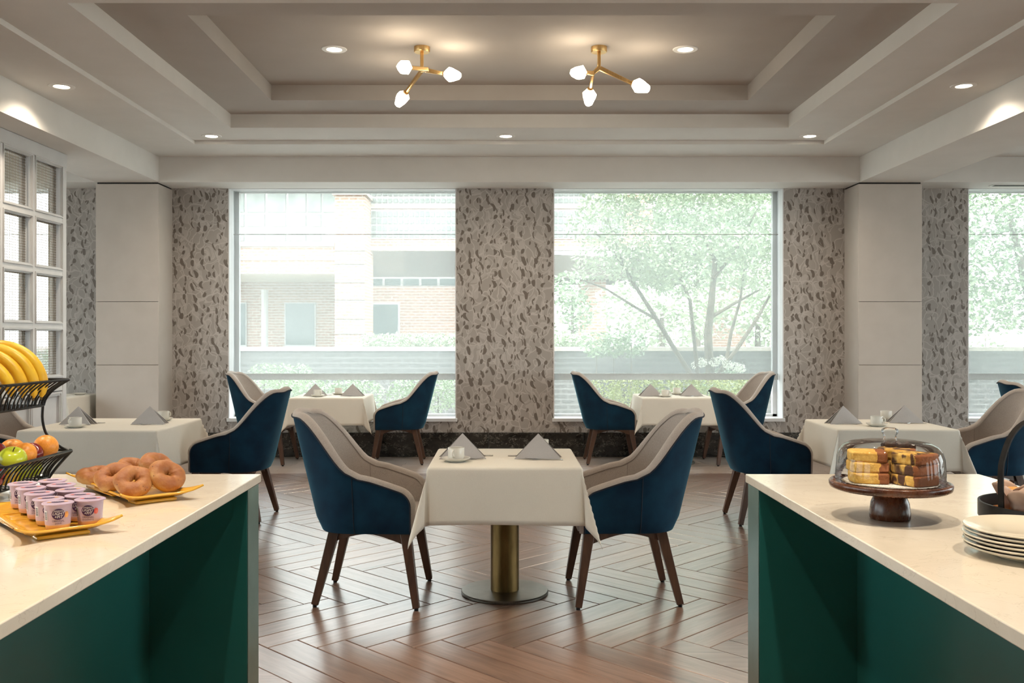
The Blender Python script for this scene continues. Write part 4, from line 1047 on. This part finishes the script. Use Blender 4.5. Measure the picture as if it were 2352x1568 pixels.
# ------------------------------------------------------------------ yellow platters
PA = radians(42)
def platter(ox, oy, label):
    r = empty('yellow_platter', (ox, oy, ZK), PA)      # local x: width, local y: length
    w0, w1, l0, l1 = -0.070, 0.128, -0.072, 0.375
    cx_, cy_, hw, hl = (w0 + w1) / 2, (l0 + l1) / 2, (w1 - w0) / 2, (l1 - l0) / 2
    def fn(u, v):
        a, b_ = 2 * u - 1, 2 * v - 1
        x = cx_ + hw * a * (1 - 0.10 * (1 - b_ * b_)) * (1 + 0.26 * (a * a) * (b_ ** 6)); y = cy_ + hl * b_ * (1 - 0.05 * (1 - a * a)) * (1 + 0.06 * a * a * b_ ** 4)
        e = max(abs(a), abs(b_) ** 1.5)
        z = 0.010 + 0.014 * smooth01((e - 0.66) / 0.34) + 0.020 * (abs(a * b_)) ** 5
        z += 0.009 * smooth01((b_ + 0.2) / 1.0)
        return (x, y, z)
    B().grid(fn, 32, 48).done('dish', 'yellow_glaze', r, angle=180, solid=0.006)
    for (ya, yb) in ((-0.045, 0.02), (0.14, 0.18), (0.29, 0.335)):
        B().box(-0.035, 0.090, ya, yb, 0.0, 0.0095).done('foot', 'yellow_glaze', r, bevel=0.004)
    for k, (ya, z) in enumerate(((0.100, 0.013), (0.176, 0.018), (0.252, 0.024))):
        B().box(-0.052, 0.112, ya, 0.335, 0.008, z).done('step', 'yellow_glaze', r, bevel=0.003)
    tag(r, label, 'platter', 'yellow ceramic platters')
YX, YY = -1.1087, 2.33
platter(YX - 0.018, YY - 0.020, 'yellow stepped ceramic platter holding yogurt cups')
platter(YX + 0.032, YY + 0.458, 'yellow stepped ceramic platter holding bagels')
def loc2(w, l, ox=YX, oy=YY): return ox + w * cos(PA) - l * sin(PA), oy + w * sin(PA) + l * cos(PA)

# yogurt cups
def wrap(vs, fs, R, th0, zc, name, mat, parent, slope=0.0):
    out = []
    for x, y, z in vs:
        rr = R + slope * (y) + 0.0006; th = th0 + x / R; out.append((rr * cos(th), rr * sin(th), zc + y))
    return B().add(out, fs).done(name, mat, parent, smooth=False)
def ellipse_grid(rx, ry, n=28, rings=5):
    vs = [(0, 0, 0)]; fs = []
    for k in range(1, rings + 1):
        for i in range(n): a = 2 * pi * i / n; vs.append((rx * k / rings * cos(a), ry * k / rings * sin(a), 0))
    for i in range(n): fs.append((0, 1 + i, 1 + (i + 1) % n))
    for k in range(rings - 1):
        for i in range(n): a, c = 1 + k * n + i, 1 + k * n + (i + 1) % n; fs.append((a, a + n, c + n, c))
    return vs, fs
def yogurt_template(fl):
    r = empty('yogurt_cup')
    B().lathe([(0.0001, 0.0), (0.024, 0.0), (0.0275, 0.003), (0.0292, 0.013)], 40, caps=False).done('yogurt_base', 'yogurt_peach' if fl == 'peach' else 'yogurt_berry', r, angle=60)
    B().lathe([(0.0292, 0.013), (0.0318, 0.058), (0.0322, 0.062), (0.0362, 0.0625)], 40, caps=False).done('cup_body', 'lilac_plastic', r, angle=60)
    B().lathe([(0.0362, 0.0625), (0.0372, 0.0632), (0.0372, 0.0650), (0.0355, 0.0660), (0.0310, 0.0652), (0.0001, 0.0654)], 48, caps=False).done('foil_lid', 'lilac_foil', r, angle=50)
    R = 0.0305; th = -pi / 2; sl = 0.058
    vs, fs = ellipse_grid(0.0150, 0.0135); wrap(vs, fs, R + 0.0012, th, 0.0405, 'logo_oval', 'purple_print', r, sl)
    for t, s, z, sh, mt in (('DANNON', 0.0046, 0.0485, 0.15, 'white_print'), ('LIGHT', 0.0098, 0.0422, 0.25, 'white_print'), ('+FIT', 0.0098, 0.0340, 0.25, 'white_print'),
                            ('ORIGINAL', 0.0062, 0.0235, 0, 'purple_print'), (fl, 0.0062, 0.0180, 0, 'purple_print')):
        vs, fs = text_geo(t, s, sh); wrap(vs, fs, R + (0.0018 if mt == 'white_print' else 0.0006) + sl * (z - 0.0405) , th, z, 'lettering', mt, r, sl)
    vs, fs = ellipse_grid(0.0055, 0.0078, 16, 2); wrap(vs, fs, R + 0.0010, th + 0.62, 0.0385, 'fruit_picture', 'peach_print' if fl == 'peach' else 'berry_print', r, sl)
    bb = B()
    vs = []; fs = []
    for k in range(9):
        y0 = -0.010 + k * 0.0023; o = len(vs); vs += [(-0.004, y0, 0), (0.004, y0, 0), (0.004, y0 + 0.0013, 0), (-0.004, y0 + 0.0013, 0)]; fs.append((o, o + 1, o + 2, o + 3))
    wrap([(-0.0055, -0.0125, 0), (0.0055, -0.0125, 0), (0.0055, 0.0125, 0), (-0.0055, 0.0125, 0)], [(0, 1, 2, 3)], R + 0.0002, th - 1.05, 0.036, 'barcode_field', 'white_print', r, sl)
    wrap(vs, fs, R + 0.0007, th - 1.05, 0.036, 'barcode', 'black_print', r, sl)
    vs, fs = ellipse_grid(0.0150, 0.0090, 24, 2); B().add([(x, y + 0.004, 0.0662) for x, y, z in vs], fs).done('lid_logo', 'purple_print', r, smooth=False)
    vs, fs = text_geo('LIGHT', 0.0075, 0.2); B().add([(x, y + 0.0065, 0.0666) for x, y, z in vs], fs).done('lid_lettering', 'white_print', r, smooth=False)
    vs, fs = text_geo('+FIT', 0.0070, 0.2); B().add([(x, y + 0.0010, 0.0666) for x, y, z in vs], fs).done('lid_lettering', 'white_print', r, smooth=False)
    for xx in (-0.018, 0.018):
        vs, fs = ellipse_grid(0.0065, 0.0050, 16, 2); B().add([(x + xx, y + 0.0055, 0.0660) for x, y, z in vs], fs).done('lid_fruit', 'peach_print' if fl == 'peach' else 'berry_print', r, smooth=False)
    return r
tp, ts = yogurt_template('peach'), yogurt_template('strawberry')
got = set(); ORD = ['first', 'second', 'third', 'fourth', 'fifth']
for row in range(5):
    for col_ in range(2):
        fl = ('peach', 'strawberry')[(col_ + (1 if row in (2, 3, 4) and col_ == 0 else 0) + (1 if row in (2, 4) and col_ == 1 else 0)) % 2]
        t0 = tp if fl == 'peach' else ts
        o = t0 if fl not in got else dup(t0); got.add(fl)
        x, y = loc2(col_ * 0.077, row * 0.0765)
        z = ZK + (0.0135, 0.0135, 0.0182, 0.0228, 0.0252)[row] + 0.001
        o.location = (x, y, z); o.rotation_euler = (0, 0, radians(random.Random(row * 2 + col_).uniform(-8, 10) + 20))
        tag(o, 'lilac %s yogurt cup, %s from the low platter end, %s row' % (fl, ORD[row], ('basket-side', 'aisle-side')[col_]), 'yogurt cup', 'yogurt cups on the platter')

# bagels
def bagel_template(seed):
    rng = random.Random(seed); p = [rng.uniform(0, 6) for _ in range(6)]
    def fn(u, v):
        a, t = 2 * pi * u, 2 * pi * v
        R = 0.0315 * (1 + 0.04 * sin(a * 2 + p[0])); r = 0.0245 * (1 + 0.07 * sin(a * 3 + p[1]) + 0.035 * sin(a * 5 + p[2]) + 0.012 * sin(a * 13 + p[4]))
        rr = R + r * cos(t) * (1 + 0.05 * sin(a * 5 + p[3])); z = r * sin(t) * (0.92 if sin(t) > 0 else 0.75)
        z -= 0.0035 * math.exp(-((v - 0.93) * 26) ** 2); rr -= 0.0015 * math.exp(-((v - 0.95) * 40) ** 2)
        return (rr * cos(a), rr * sin(a), z)
    bm = B(); vs = []; fs = []; nu, nv = 56, 24
    for j in range(nv):
        for i in range(nu): vs.append(fn(i / nu, j / nv))
    for j in range(nv):
        for i in range(nu): fs.append((j * nu + i, j * nu + (i + 1) % nu, ((j + 1) % nv) * nu + (i + 1) % nu, ((j + 1) % nv) * nu + i))
    bm.add(vs, fs); return bm.done('bagel', 'bagel_crust', angle=180)
BG = [(-1.106, 2.80, 0.973, 38, 26, 'speckled bagel leaning upright at the low front of the bagel platter'), (-1.026, 2.855, 0.982, 36, 34, 'bagel with open hole at the aisle end of the bagel platter'),
      (-1.195, 2.87, 0.976, 30, -14, 'smooth browned bagel behind the yogurt side of the pile'), (-1.085, 2.935, 1.003, 26, 16, 'bagel raised highest at the back of the pile'),
      (-1.300, 2.985, 0.963, 8, -6, 'bagel lying flat at the basket end of the bagel platter'), (-1.175, 2.975, 0.985, 22, 0, 'bagel almost hidden at the rear of the pile')]
for i, (x, y, z, tilt, yaw, t) in enumerate(BG):
    o = bagel_template(i); o.location = (x, y, z); o.rotation_euler = (radians(tilt), radians(yaw), radians(12 * i)); tag(o, t, 'bagel', 'bagels on the yellow platter')

# ------------------------------------------------------------------ fruit basket
bk = empty('fruit_basket', (-1.607, 2.922, ZK))
def tier(zb, zr, xin, xout, yin, yout, name):
    p = empty('p')
    bpy.data.objects.remove(p)
    rim = [(xout, -yout, zr), (xout, yout, zr), (-xout, yout, zr), (-xout, -yout, zr)]
    bot = [(xin, -yin, zb), (xin, yin, zb), (-xin, yin, zb), (-xin, -yin, zb)]
    def rr(c, r=0.012):
        out = []
        for i in range(4):
            a, b_, d = Vector(c[i - 1]), Vector(c[i]), Vector(c[(i + 1) % 4])
            for k in range(5):
                t = k / 4; q = b_ + (a - b_).normalized() * r * (1 - t) ** 2 + (d - b_).normalized() * r * t ** 2; out.append(q)
        return out
    B().tube(rr(rim), 0.0045, 8, True).done('rim', 'black_wire', bk); B().tube(rr(bot), 0.0038, 8, True).done('bottom_hoop', 'black_wire', bk)
    for i in range(4):
        a0, a1, b0, b1 = Vector(rim[i]), Vector(rim[(i + 1) % 4]), Vector(bot[i]), Vector(bot[(i + 1) % 4]); n = 13 if i % 2 == 0 else 9
        for k in range(n):
            t = (k + 0.5) / n; s_, e = a0.lerp(a1, t), b0.lerp(b1, t); mid = s_.lerp(e, 0.5); mid = mid + (e - s_).cross(Vector((0, 0, 1))).cross(Vector((0, 0, 1))) * 0.0
            inward = Vector((e.x - s_.x, e.y - s_.y, 0)) * 0.28
            pts = [s_, s_.lerp(e, 0.35) + inward * 0.8, s_.lerp(e, 0.7) + inward * 0.7, e]
            B().tube([cat_rom(pts, q / 8) for q in range(9)], 0.0028, 6).done('wire', 'black_wire', bk)
        c0 = a0; c1 = b0; inward = Vector((c1.x - c0.x, c1.y - c0.y, 0)) * 0.28
        pts = [c0, c0.lerp(c1, 0.35) + inward * 0.8, c0.lerp(c1, 0.7) + inward * 0.7, c1]
        B().tube([cat_rom(pts, q / 8) for q in range(9)], 0.0038, 8).done('corner_wire', 'black_wire', bk)
    for k in range(9):
        t = -yin + 2 * yin * (k + 0.5) / 9; B().tube([(-xin, t, zb), (xin, t, zb)], 0.0024, 6).done('base_wire', 'black_wire', bk)
tier(0.028, 0.112, 0.105, 0.166, 0.165, 0.208, 'low'); tier(0.265, 0.348, 0.098, 0.158, 0.152, 0.205, 'high')
for sxx in (-1, 1):
    for syy in (-1, 1):
        pts = [(sxx * 0.096, syy * 0.150, 0.265), (sxx * 0.092, syy * 0.156, 0.215), (sxx * 0.100, syy * 0.172, 0.165), (sxx * 0.135, syy * 0.195, 0.122), (sxx * 0.164, syy * 0.208, 0.110)]
        B().tube([cat_rom(pts, q / 16) for q in range(17)], 0.0045, 8).done('post', 'black_wire', bk)
        pts = [(sxx * 0.164, syy * 0.208, 0.110), (sxx * 0.120, syy * 0.203, 0.06), (sxx * 0.092, syy * 0.198, 0.02), (sxx * 0.088, syy * 0.200, 0.005)]
        B().tube([cat_rom(pts, q / 12) for q in range(13)], 0.005, 8).done('leg', 'black_wire', bk)
tag(bk, 'black two-tier wire fruit basket', 'basket')
def round_fruit(name, mat, x, y, z, r, label, cat, squash=0.92, dimple=0.25, tilt=(0, 0), stem=True, group='fruit in the lower basket'):
    root = empty(name, (x, y, z)); root.rotation_euler = (radians(tilt[0]), radians(tilt[1]), 0)
    def fn(u, v):
        a, t = 2 * pi * u, pi * v
        rr = r * sin(t) * (1 - 0.05 * cos(t)); zz = -r * squash * cos(t)
        if dimple: zz -= dimple * r * math.exp(-(rr / (0.32 * r)) ** 2) * (1 if v > 0.5 else -0.8)
        return (rr * cos(a), rr * sin(a), zz)
    B().grid(fn, 36, 24, True).done('fruit_skin', mat, root, angle=180)
    if stem: B().tube([(0, 0, r * 0.55), (0.001, 0, r * 0.8), (0.004, 0.001, r * 1.02)], [0.0016, 0.0014, 0.002], 6).done('stem', 'stem_brown', root)
    tag(root, label, cat, group)
round_fruit('apple', 'green_apple_skin', -1.500, 2.860, 1.032, 0.041, 'bright green apple on top at the basket edge', 'apple', tilt=(20, 15))
round_fruit('orange', 'orange_peel', -1.507, 2.948, 1.036, 0.036, 'smaller orange next to the green apple', 'orange', squash=0.96, dimple=0.04, tilt=(60, 10), stem=False)
round_fruit('orange', 'orange_peel', -1.497, 3.062, 1.045, 0.039, 'large orange at the far corner of the basket', 'orange', squash=0.96, dimple=0.04, tilt=(-70, 20), stem=False)
round_fruit('apple', 'red_apple_skin', -1.515, 3.005, 1.030, 0.036, 'dark red apple wedged between two oranges', 'apple', tilt=(35, 40))
round_fruit('apple', 'red_apple_skin', -1.575, 2.890, 1.050, 0.038, 'dark red apple behind the green apple', 'apple', tilt=(-20, 10))
round_fruit('orange', 'orange_peel', -1.565, 2.985, 1.045, 0.037, 'orange half hidden behind the smaller orange', 'orange', squash=0.96, dimple=0.04, stem=False)
round_fruit('apple', 'red_apple_skin', -1.525, 2.790, 0.990, 0.038, 'rosy red apple low at the basket corner post', 'apple', tilt=(0, 60))
round_fruit('lemon', 'banana_peel', -1.535, 2.900, 0.975, 0.030, 'yellow lemon low in the basket under the green apple', 'lemon', squash=1.2, dimple=0, tilt=(90, 0), stem=False)
round_fruit('apple', 'green_apple_skin', -1.535, 2.965, 0.978, 0.034, 'green apple low in the basket below the oranges', 'apple', tilt=(10, -30))
round_fruit('apple', 'green_apple_skin', -1.537, 3.045, 0.980, 0.034, 'green apple low in the far end of the basket', 'apple', tilt=(30, 30))
def banana(ang, dy, dx, dz, L_, lab, lean=0.0):
    n = 24; R = 0.135; pts = []; rs = []
    for k in range(n + 1):
        t = k / n; a = radians(118) - t * L_ / R
        pts.append((R * cos(a), 0, R * sin(a)))
        w = min(1, (t / 0.14)) ** 0.7 * min(1, ((1 - t) / 0.16)) ** 0.6; rs.append(0.0045 + 0.0142 * w)
    root = empty('banana', (-1.622 + dx, 2.93 + dy, 1.226 + dz)); root.rotation_euler = (radians(lean), radians(ang), radians(6))
    B().tube(pts, rs, 10).done('peel', 'banana_peel', root, angle=75)
    B().tube([pts[-1], Vector(pts[-1]) + (Vector(pts[-1]) - Vector(pts[-2])).normalized() * 0.008], [0.0050, 0.0035], 7).done('blossom_end', 'banana_tip', root)
    B().tube([pts[0], Vector(pts[0]) + (Vector(pts[0]) - Vector(pts[1])).normalized() * 0.018], [0.0050, 0.0060], 7).done('stalk', 'banana_tip', root)
    tag(root, lab, 'banana', 'bananas in the upper basket')
banana(10, 0.070, 0.004, 0.016, 0.285, 'rearmost tall banana arching over the bunch')
banana(9, 0.034, -0.006, 0.008, 0.280, 'speckled banana second from the rear of the bunch')
banana(7, 0.000, -0.022, -0.004, 0.270, 'third banana of the bunch, bright yellow flank')
banana(4, -0.036, -0.038, -0.020, 0.255, 'fourth banana of the bunch, lower on the pile')
banana(0, -0.074, -0.052, -0.040, 0.235, 'brown-streaked banana at the front of the bunch')
banana(22, -0.105, -0.060, -0.070, 0.190, 'lowest banana resting on the basket wires')

# ------------------------------------------------------------------ outside
struct(B().box(-60, 60, YW + WD, 120, -0.5, -0.10).done('ground', 'paving', smooth=False))  # kept pale instead of soil, for light bounced up to the ceiling
struct(B().box(-60, 60, -60, YW + WD, -0.5, -0.101).done('ground_paving', 'paving', smooth=False))  # unseen ground, kept pale to bounce light through the side windows
r = empty('retaining_wall', (0, 15.6, 0))
B().box(-14, 14, 0, 0.35, -0.1, 1.15).done('brick_body', 'dark_brick', r, smooth=False); B().box(-14, 14, -0.03, 0.38, 1.15, 1.215).done('coping', 'stone_trim', r, smooth=False)
tag(r, 'long low grey brick garden wall outside the windows', 'garden wall')
struct(B().box(-40, 40, 15.95, 60, -0.1, 0.62).done('ground_terrace', 'terrace_paving', smooth=False))
# building with brick pier
K26 = 25.0 / F_PX
def X_(px, Y=25.0): return (px - CX) * Y / F_PX
def Z_(py, Y=25.0): return CAMZ - (py - CY) * Y / F_PX
bd = empty('brick_building', (0, 27, 0))
def part(name, mat, px0, px1, py0, py1, Y0_, Y1_, Yref=None, bev=0):
    Yr = Yref or Y0_
    return B().box(X_(px0, Yr), X_(px1, Yr), Y0_ - 27, Y1_ - 27, Z_(py1, Yr), Z_(py0, Yr)).done(name, mat, bd, smooth=False)
part('brick_pier', 'orange_brick', 769, 838, 447, 812, 25.0, 26.6)
part('pier_cap', 'stone_trim', 764, 843, 440, 448, 24.9, 26.7, 25)
for py in (575, 606, 648, 688, 732, 766): part('pier_band', 'ext_dark', 768, 839, py, py + 2, 24.985, 25.0, 25)
part('canopy_band', 'orange_brick', 380, 769, 566, 628, 25.4, 26.3); part('canopy_coping', 'stone_trim', 380, 769, 556, 566, 25.3, 26.4, 25.4); part('canopy_coping', 'stone_trim', 380, 769, 594, 597, 25.36, 25.4)
part('canopy_soffit', 'soffit_paint', 300, 800, 627, 628.5, 25.4, 30.0, 25.4)
wl = part('recessed_wall', 'orange_brick', 300, 842, 640, 830, 29.5, 29.9)
for a, c in ((552, 563), (656, 722)):
    w = part('dark_window', 'ext_white', a - 3, c + 3, 694, 796, 29.44, 29.5)
    o = part('window_pane', 'ext_glass', a, c, 697, 792, 29.42, 29.44); o.parent = w; o.location = (0, 0, 0)
B().tube([(X_(608, 28.5), 1.5, 0.62), (X_(608, 28.5), 1.5, Z_(665, 28.5))], 0.10, 10).done('downpipe', 'ext_white', bd)
# glazed upper floor
cw = part('upper_wall', 'ext_white', 380, 800, 380, 560, 33.0, 33.4)
for i, (a, c) in enumerate(((470, 508), (512, 560), (566, 608), (614, 656), (662, 702), (706, 737), (741, 770))):
    for (y0, y1) in ((395, 426), (432, 487), (492, 520), (536, 553)):
        part('upper_pane', 'block_glass', a, c, y0, y1, 32.92, 33.0)
B().add([(X_(716), -2 + 1.0, Z_(556)), (X_(769), -1.0, Z_(556)), (X_(769), -1.0, Z_(463)), (X_(716), 1.4, Z_(556)), (X_(769), 1.4, Z_(556)), (X_(769), 1.4, Z_(463))],
        [(0, 1, 2), (5, 4, 3), (0, 2, 5, 3), (1, 4, 5, 2), (0, 3, 4, 1)]).done('sloping_parapet', 'ext_white', bd, smooth=False)
# wing with glass blocks (runs behind the wallpaper pier and the tree)
part('wing_wall', 'orange_brick', 838, 1500, 380, 574, 26.2, 26.6)
part('wing_coping', 'stone_trim', 838, 1500, 566, 576, 26.1, 26.2, 26.2)
part('wing_coping', 'stone_trim', 838, 1500, 470, 479, 26.15, 26.2, 26.2)
cols = list(range(0, 17)) + list(range(35, 48))
for i in cols:
    a = 843 + i * 12.2
    for y0, y1 in ((440, 450), (456, 466), (485, 498), (502, 514), (519, 530), (534, 545)):
        part('glass_block', 'block_glass', a, a + 9.2, y0, y1, 26.12, 26.2, 26.2)
part('wing_frame', 'ext_white', 838, 1056, 482, 549, 26.17, 26.2, 26.2); part('wing_frame', 'ext_white', 838, 1056, 437, 470, 26.17, 26.2, 26.2)
part('wing_frame', 'ext_white', 1268, 1432, 482, 549, 26.17, 26.2, 26.2); part('wing_frame', 'ext_white', 1268, 1432, 437, 470, 26.17, 26.2, 26.2)
part('arch_recess', 'ext_dark', 838, 1200, 560, 638, 28.4, 28.8)  # shadow inside the arch put into this panel's dark colour
part('clerestory', 'ext_white', 838, 1200, 636, 658, 28.3, 28.4)
for i in range(6): part('clerestory_pane', 'ext_glass', 842 + i * 42, 878 + i * 42, 640, 655, 28.25, 28.3)
part('wing_low_wall', 'orange_brick', 838, 1200, 658, 830, 28.2, 28.6)
w = part('dark_window', 'ext_white', 838, 918, 695, 790, 28.14, 28.2); o = part('window_pane', 'ext_glass', 841, 914, 699, 786, 28.12, 28.14); o.parent = w
part('round_column', 'orange_brick', 1335, 1392, 610, 830, 26.6, 27.6)
part('far_brick_pier', 'orange_brick', 1632, 1712, 560, 830, 30.0, 31.0)
B().prism([(X_(1262, 26), -1.6), (X_(1605, 26), 0.5), (X_(1605, 26), 2.2), (X_(1262, 26), 2.2)], Z_(640, 26), Z_(588, 26)).done('curved_canopy', 'ext_dark', bd, smooth=False)
tag(bd, 'orange brick building with white glass-block windows across the garden', 'building')

def leaves(bm, rng, c, rad, n, s, flat=1.0):
    cx_, cy_, cz = c; rx, ry, rz = rad
    for _ in range(n):
        while True:
            u, v, w = rng.uniform(-1, 1), rng.uniform(-1, 1), rng.uniform(-1, 1)
            q = u * u + v * v + w * w
            if q < 1 and rng.random() < 0.25 + q: break
        p = Vector((cx_ + u * rx, cy_ + v * ry, cz + w * rz)); d = Vector((rng.gauss(0, 1), rng.gauss(0, 1), rng.gauss(0, .7))).normalized(); e = d.cross(Vector((rng.gauss(0, 1), rng.gauss(0, 1), rng.gauss(0, 1)))).normalized()
        l = s * rng.uniform(0.7, 1.3); bm.add([p - d * l, p - e * l * .45, p + d * l, p + e * l * .45], [(0, 1, 2, 3)])
rg = random.Random(11)
def plant(name, label, cat, spots, mat, n, s, group=None, stems=None):
    root = empty(name, (spots[0][0][0], spots[0][0][1], 0)); o3 = Vector(root.location)
    bm = B()
    for c, rad in spots: leaves(bm, rg, tuple(Vector(c) - o3), rad, n, s)
    o = bm.done('foliage', mat, root, smooth=False); o['kind'] = 'stuff'
    if stems is None:
        stems = [([(c[0], c[1], -0.11 if c[1] < 15.9 else 0.61), c], [0.022, 0.012]) for c, rad in spots]
    if stems:
        for pts, rr in stems: B().tube([Vector(p) - o3 for p in pts], [q * 0.65 for q in rr], 7).done('branch', 'bark', root)
    tag(root, label, cat, group)
# slender tree by the second window
def T_(px, py, Y): return (X_(px, Y), Y, Z_(py, Y))
st = [([T_(1632, 880, 14.0), T_(1625, 770, 14.0), T_(1634, 690, 14.1), T_(1642, 600, 14.2), T_(1600, 500, 14.3)], [0.11, 0.10, 0.08, 0.06, 0.03]),
      ([T_(1600, 880, 13.8), T_(1545, 795, 13.7), T_(1500, 720, 13.6), T_(1458, 655, 13.5), T_(1425, 590, 13.4), T_(1395, 500, 13.3)], [0.06, 0.055, 0.05, 0.04, 0.03, 0.015]),
      ([T_(1510, 735, 13.6), T_(1450, 700, 13.5), T_(1390, 662, 13.4), T_(1335, 642, 13.3)], [0.035, 0.03, 0.022, 0.012]),
      ([T_(1640, 870, 14.1), T_(1690, 805, 14.2), T_(1740, 730, 14.3), T_(1778, 660, 14.4)], [0.055, 0.05, 0.04, 0.02]),
      ([T_(1630, 730, 14.1), T_(1690, 695, 14.2), T_(1745, 665, 14.4)], [0.05, 0.035, 0.018]),
      ([T_(1605, 880, 13.9), T_(1592, 760, 13.8), T_(1585, 690, 13.7), T_(1555, 620, 13.6), T_(1535, 540, 13.5)], [0.05, 0.045, 0.04, 0.03, 0.015]),
      ([T_(1638, 640, 14.1), T_(1690, 575, 14.3), T_(1745, 470, 14.5)], [0.05, 0.035, 0.015]),
      ([T_(1660, 870, 14.3), T_(1680, 760, 14.4), T_(1700, 690, 14.5), T_(1712, 600, 14.6)], [0.045, 0.04, 0.03, 0.015]),
      ([T_(1455, 655, 13.5), T_(1400, 560, 13.4), T_(1345, 520, 13.3)], [0.03, 0.02, 0.01])]
cl = [(1395, 470, 13.4), (1370, 520, 13.3), (1440, 440, 13.5), (1500, 470, 13.7), (1560, 440, 13.9), (1620, 480, 14.1), (1690, 450, 14.3), (1745, 480, 14.5), (1720, 560, 14.5), (1660, 560, 14.2), (1590, 560, 14.0),
      (1520, 560, 13.7), (1450, 540, 13.5), (1385, 600, 13.4), (1500, 620, 13.6), (1560, 640, 13.7), (1760, 560, 14.5), (1770, 640, 14.5), (1690, 620, 14.4), (1460, 600, 13.5), (1640, 420, 14.1), (1540, 400, 13.8), (1440, 390, 13.5), (1730, 400, 14.4)]
plant('garden_tree', 'slender multi-stemmed tree with pale green leaves outside the window', 'tree', [(T_(a, b_, c_), (0.46, 0.60, 0.30)) for a, b_, c_ in cl], 'leaf_pale', 640, 0.037, 'trees outside', st)
plant('broad_tree', 'broad leafy tree filling the window beyond the column', 'tree', [((6.6 + i * 0.75, 14.2 + 0.5 * (i % 2), z), (0.7, 0.7, 0.5)) for i in range(5) for z in (1.9, 2.6, 3.3, 4.1)], 'leaf_green', 900, 0.045, 'trees outside', [([(8.1, 14.4, -0.1), (8.1, 14.4, 2.0), (7.8, 14.4, 3.2)], [0.14, 0.12, 0.06])])
plant('background_tree', 'sunlit tree behind the slender tree, left of its trunks', 'tree', [(T_(1440 + i * 50, 700 + 22 * (i % 3), 22 + i % 2), (0.8, 0.8, 0.6)) for i in range(5)], 'leaf_pale', 380, 0.08, 'trees outside', [([T_(1520, 800, 22), T_(1520, 720, 22)], [0.12, 0.08])])
plant('background_tree', 'sunlit tree behind the slender tree, toward the column', 'tree', [(T_(1690 + i * 40, 690 + 25 * (i % 3), 23), (0.8, 0.8, 0.7)) for i in range(4)], 'leaf_pale', 380, 0.08, 'trees outside', [([T_(1740, 800, 23), T_(1740, 720, 23)], [0.12, 0.08])])
plant('background_tree', 'small tree beside the round brick column outside', 'tree', [(T_(1310, 665, 24), (0.5, 0.5, 0.5)), (T_(1325, 720, 24), (0.45, 0.5, 0.5))], 'leaf_green', 380, 0.07, 'trees outside', [([(X_(1315, 24), 24, 0.61), T_(1315, 680, 24)], [0.08, 0.05])])
plant('tall_tree', 'tall hazy tree rising behind the slender tree', 'tree', [(T_(1500 + i * 62, 470 + 75 * (j_ % 3), 27.5 + (i % 2)), (1.1, 0.9, 0.8)) for i in range(5) for j_ in range(3)], 'leaf_green', 420, 0.10, 'trees outside', [([(X_(1600, 28), 28, 0.61), T_(1600, 500, 28)], [0.2, 0.1])])
plant('distant_hedge', 'long distant hedge closing the garden behind the trees', 'hedge', [((2.0 + i * 1.5, 33.0 + (i % 2), 2.0), (1.2, 0.8, 1.7)) for i in range(11)], 'leaf_pale', 420, 0.12, 'hedges outside')
plant('clipped_hedge', 'clipped hedge behind the garden wall, beside the brick pier', 'hedge', [(T_(850 + i * 32, 784, 18.0), (0.22, 0.35, 0.17)) for i in range(8)], 'leaf_pale', 420, 0.035, 'hedges outside')
plant('clipped_hedge', 'clipped hedge behind the garden wall, beside the round column', 'hedge', [(T_(1285 + i * 28, 786, 18.0), (0.22, 0.35, 0.17)) for i in range(3)], 'leaf_pale', 420, 0.035, 'hedges outside')
plant('round_bush', 'dark rounded bush overlapping the garden wall below the slender tree', 'bush', [(T_(1370 + i * 40, 790, 15.0), (0.28, 0.3, 0.22)) for i in range(3)], 'leaf_green', 420, 0.035, 'bushes outside')
plant('low_hedge', 'yellow-green low hedge just outside the tree-view window', 'hedge', [((1.35 + i * 0.28, 12.6, 0.66), (0.24, 0.35, 0.22)) for i in range(8)], 'leaf_yellow', 620, 0.022, 'hedges outside')
plant('shrub', 'loose shrub outside the brick-pier window, behind its table', 'bush', [((-2.85 + i * 0.26, 12.5, 0.60 + 0.05 * (i % 2)), (0.24, 0.3, 0.22)) for i in range(5)], 'leaf_pale', 520, 0.026, 'bushes outside')
plant('shrub', 'loose shrub outside the brick-pier window, toward the wallpaper pier', 'bush', [((-1.35 + i * 0.24, 12.5, 0.60 + 0.06 * (i % 2)), (0.22, 0.3, 0.24)) for i in range(4)], 'leaf_pale', 520, 0.026, 'bushes outside')
plant('shrub', 'small shrub outside, seen at the foot of the garden wall near the frame', 'bush', [((-3.55 + i * 0.25, 13.9, 0.80), (0.25, 0.3, 0.2)) for i in range(3)], 'leaf_pale', 420, 0.03, 'bushes outside')
plant('shrub', 'low leafy shrub outside, seen through the mesh screen', 'bush', [((-6.9 + i * 0.4, 13.0, 0.9), (0.35, 0.3, 0.35)) for i in range(5)], 'leaf_green', 420, 0.035, 'bushes outside')
r = empty('hydrangea', (3.35, 14.2, 0)); 
for k, (px, py) in enumerate(((1640, 832), (1655, 826), (1672, 838), (1690, 842), (1700, 846), (1600, 838), (1612, 832))):
    p = Vector(T_(px, py, 13.9)) - Vector((3.35, 14.2, 0)); bm = B(); leaves(bm, rg, p, (0.085, 0.085, 0.07), 110, 0.02); o = bm.done('flower_head', 'petal_white', r, smooth=False); o['kind'] = 'stuff'
bm = B(); leaves(bm, rg, (0, 0, 0.62), (0.55, 0.3, 0.3), 700, 0.03); o = bm.done('foliage', 'leaf_green', r, smooth=False); o['kind'] = 'stuff'
tag(r, 'hydrangea bush with white flower heads under the slender tree', 'bush', 'bushes outside')
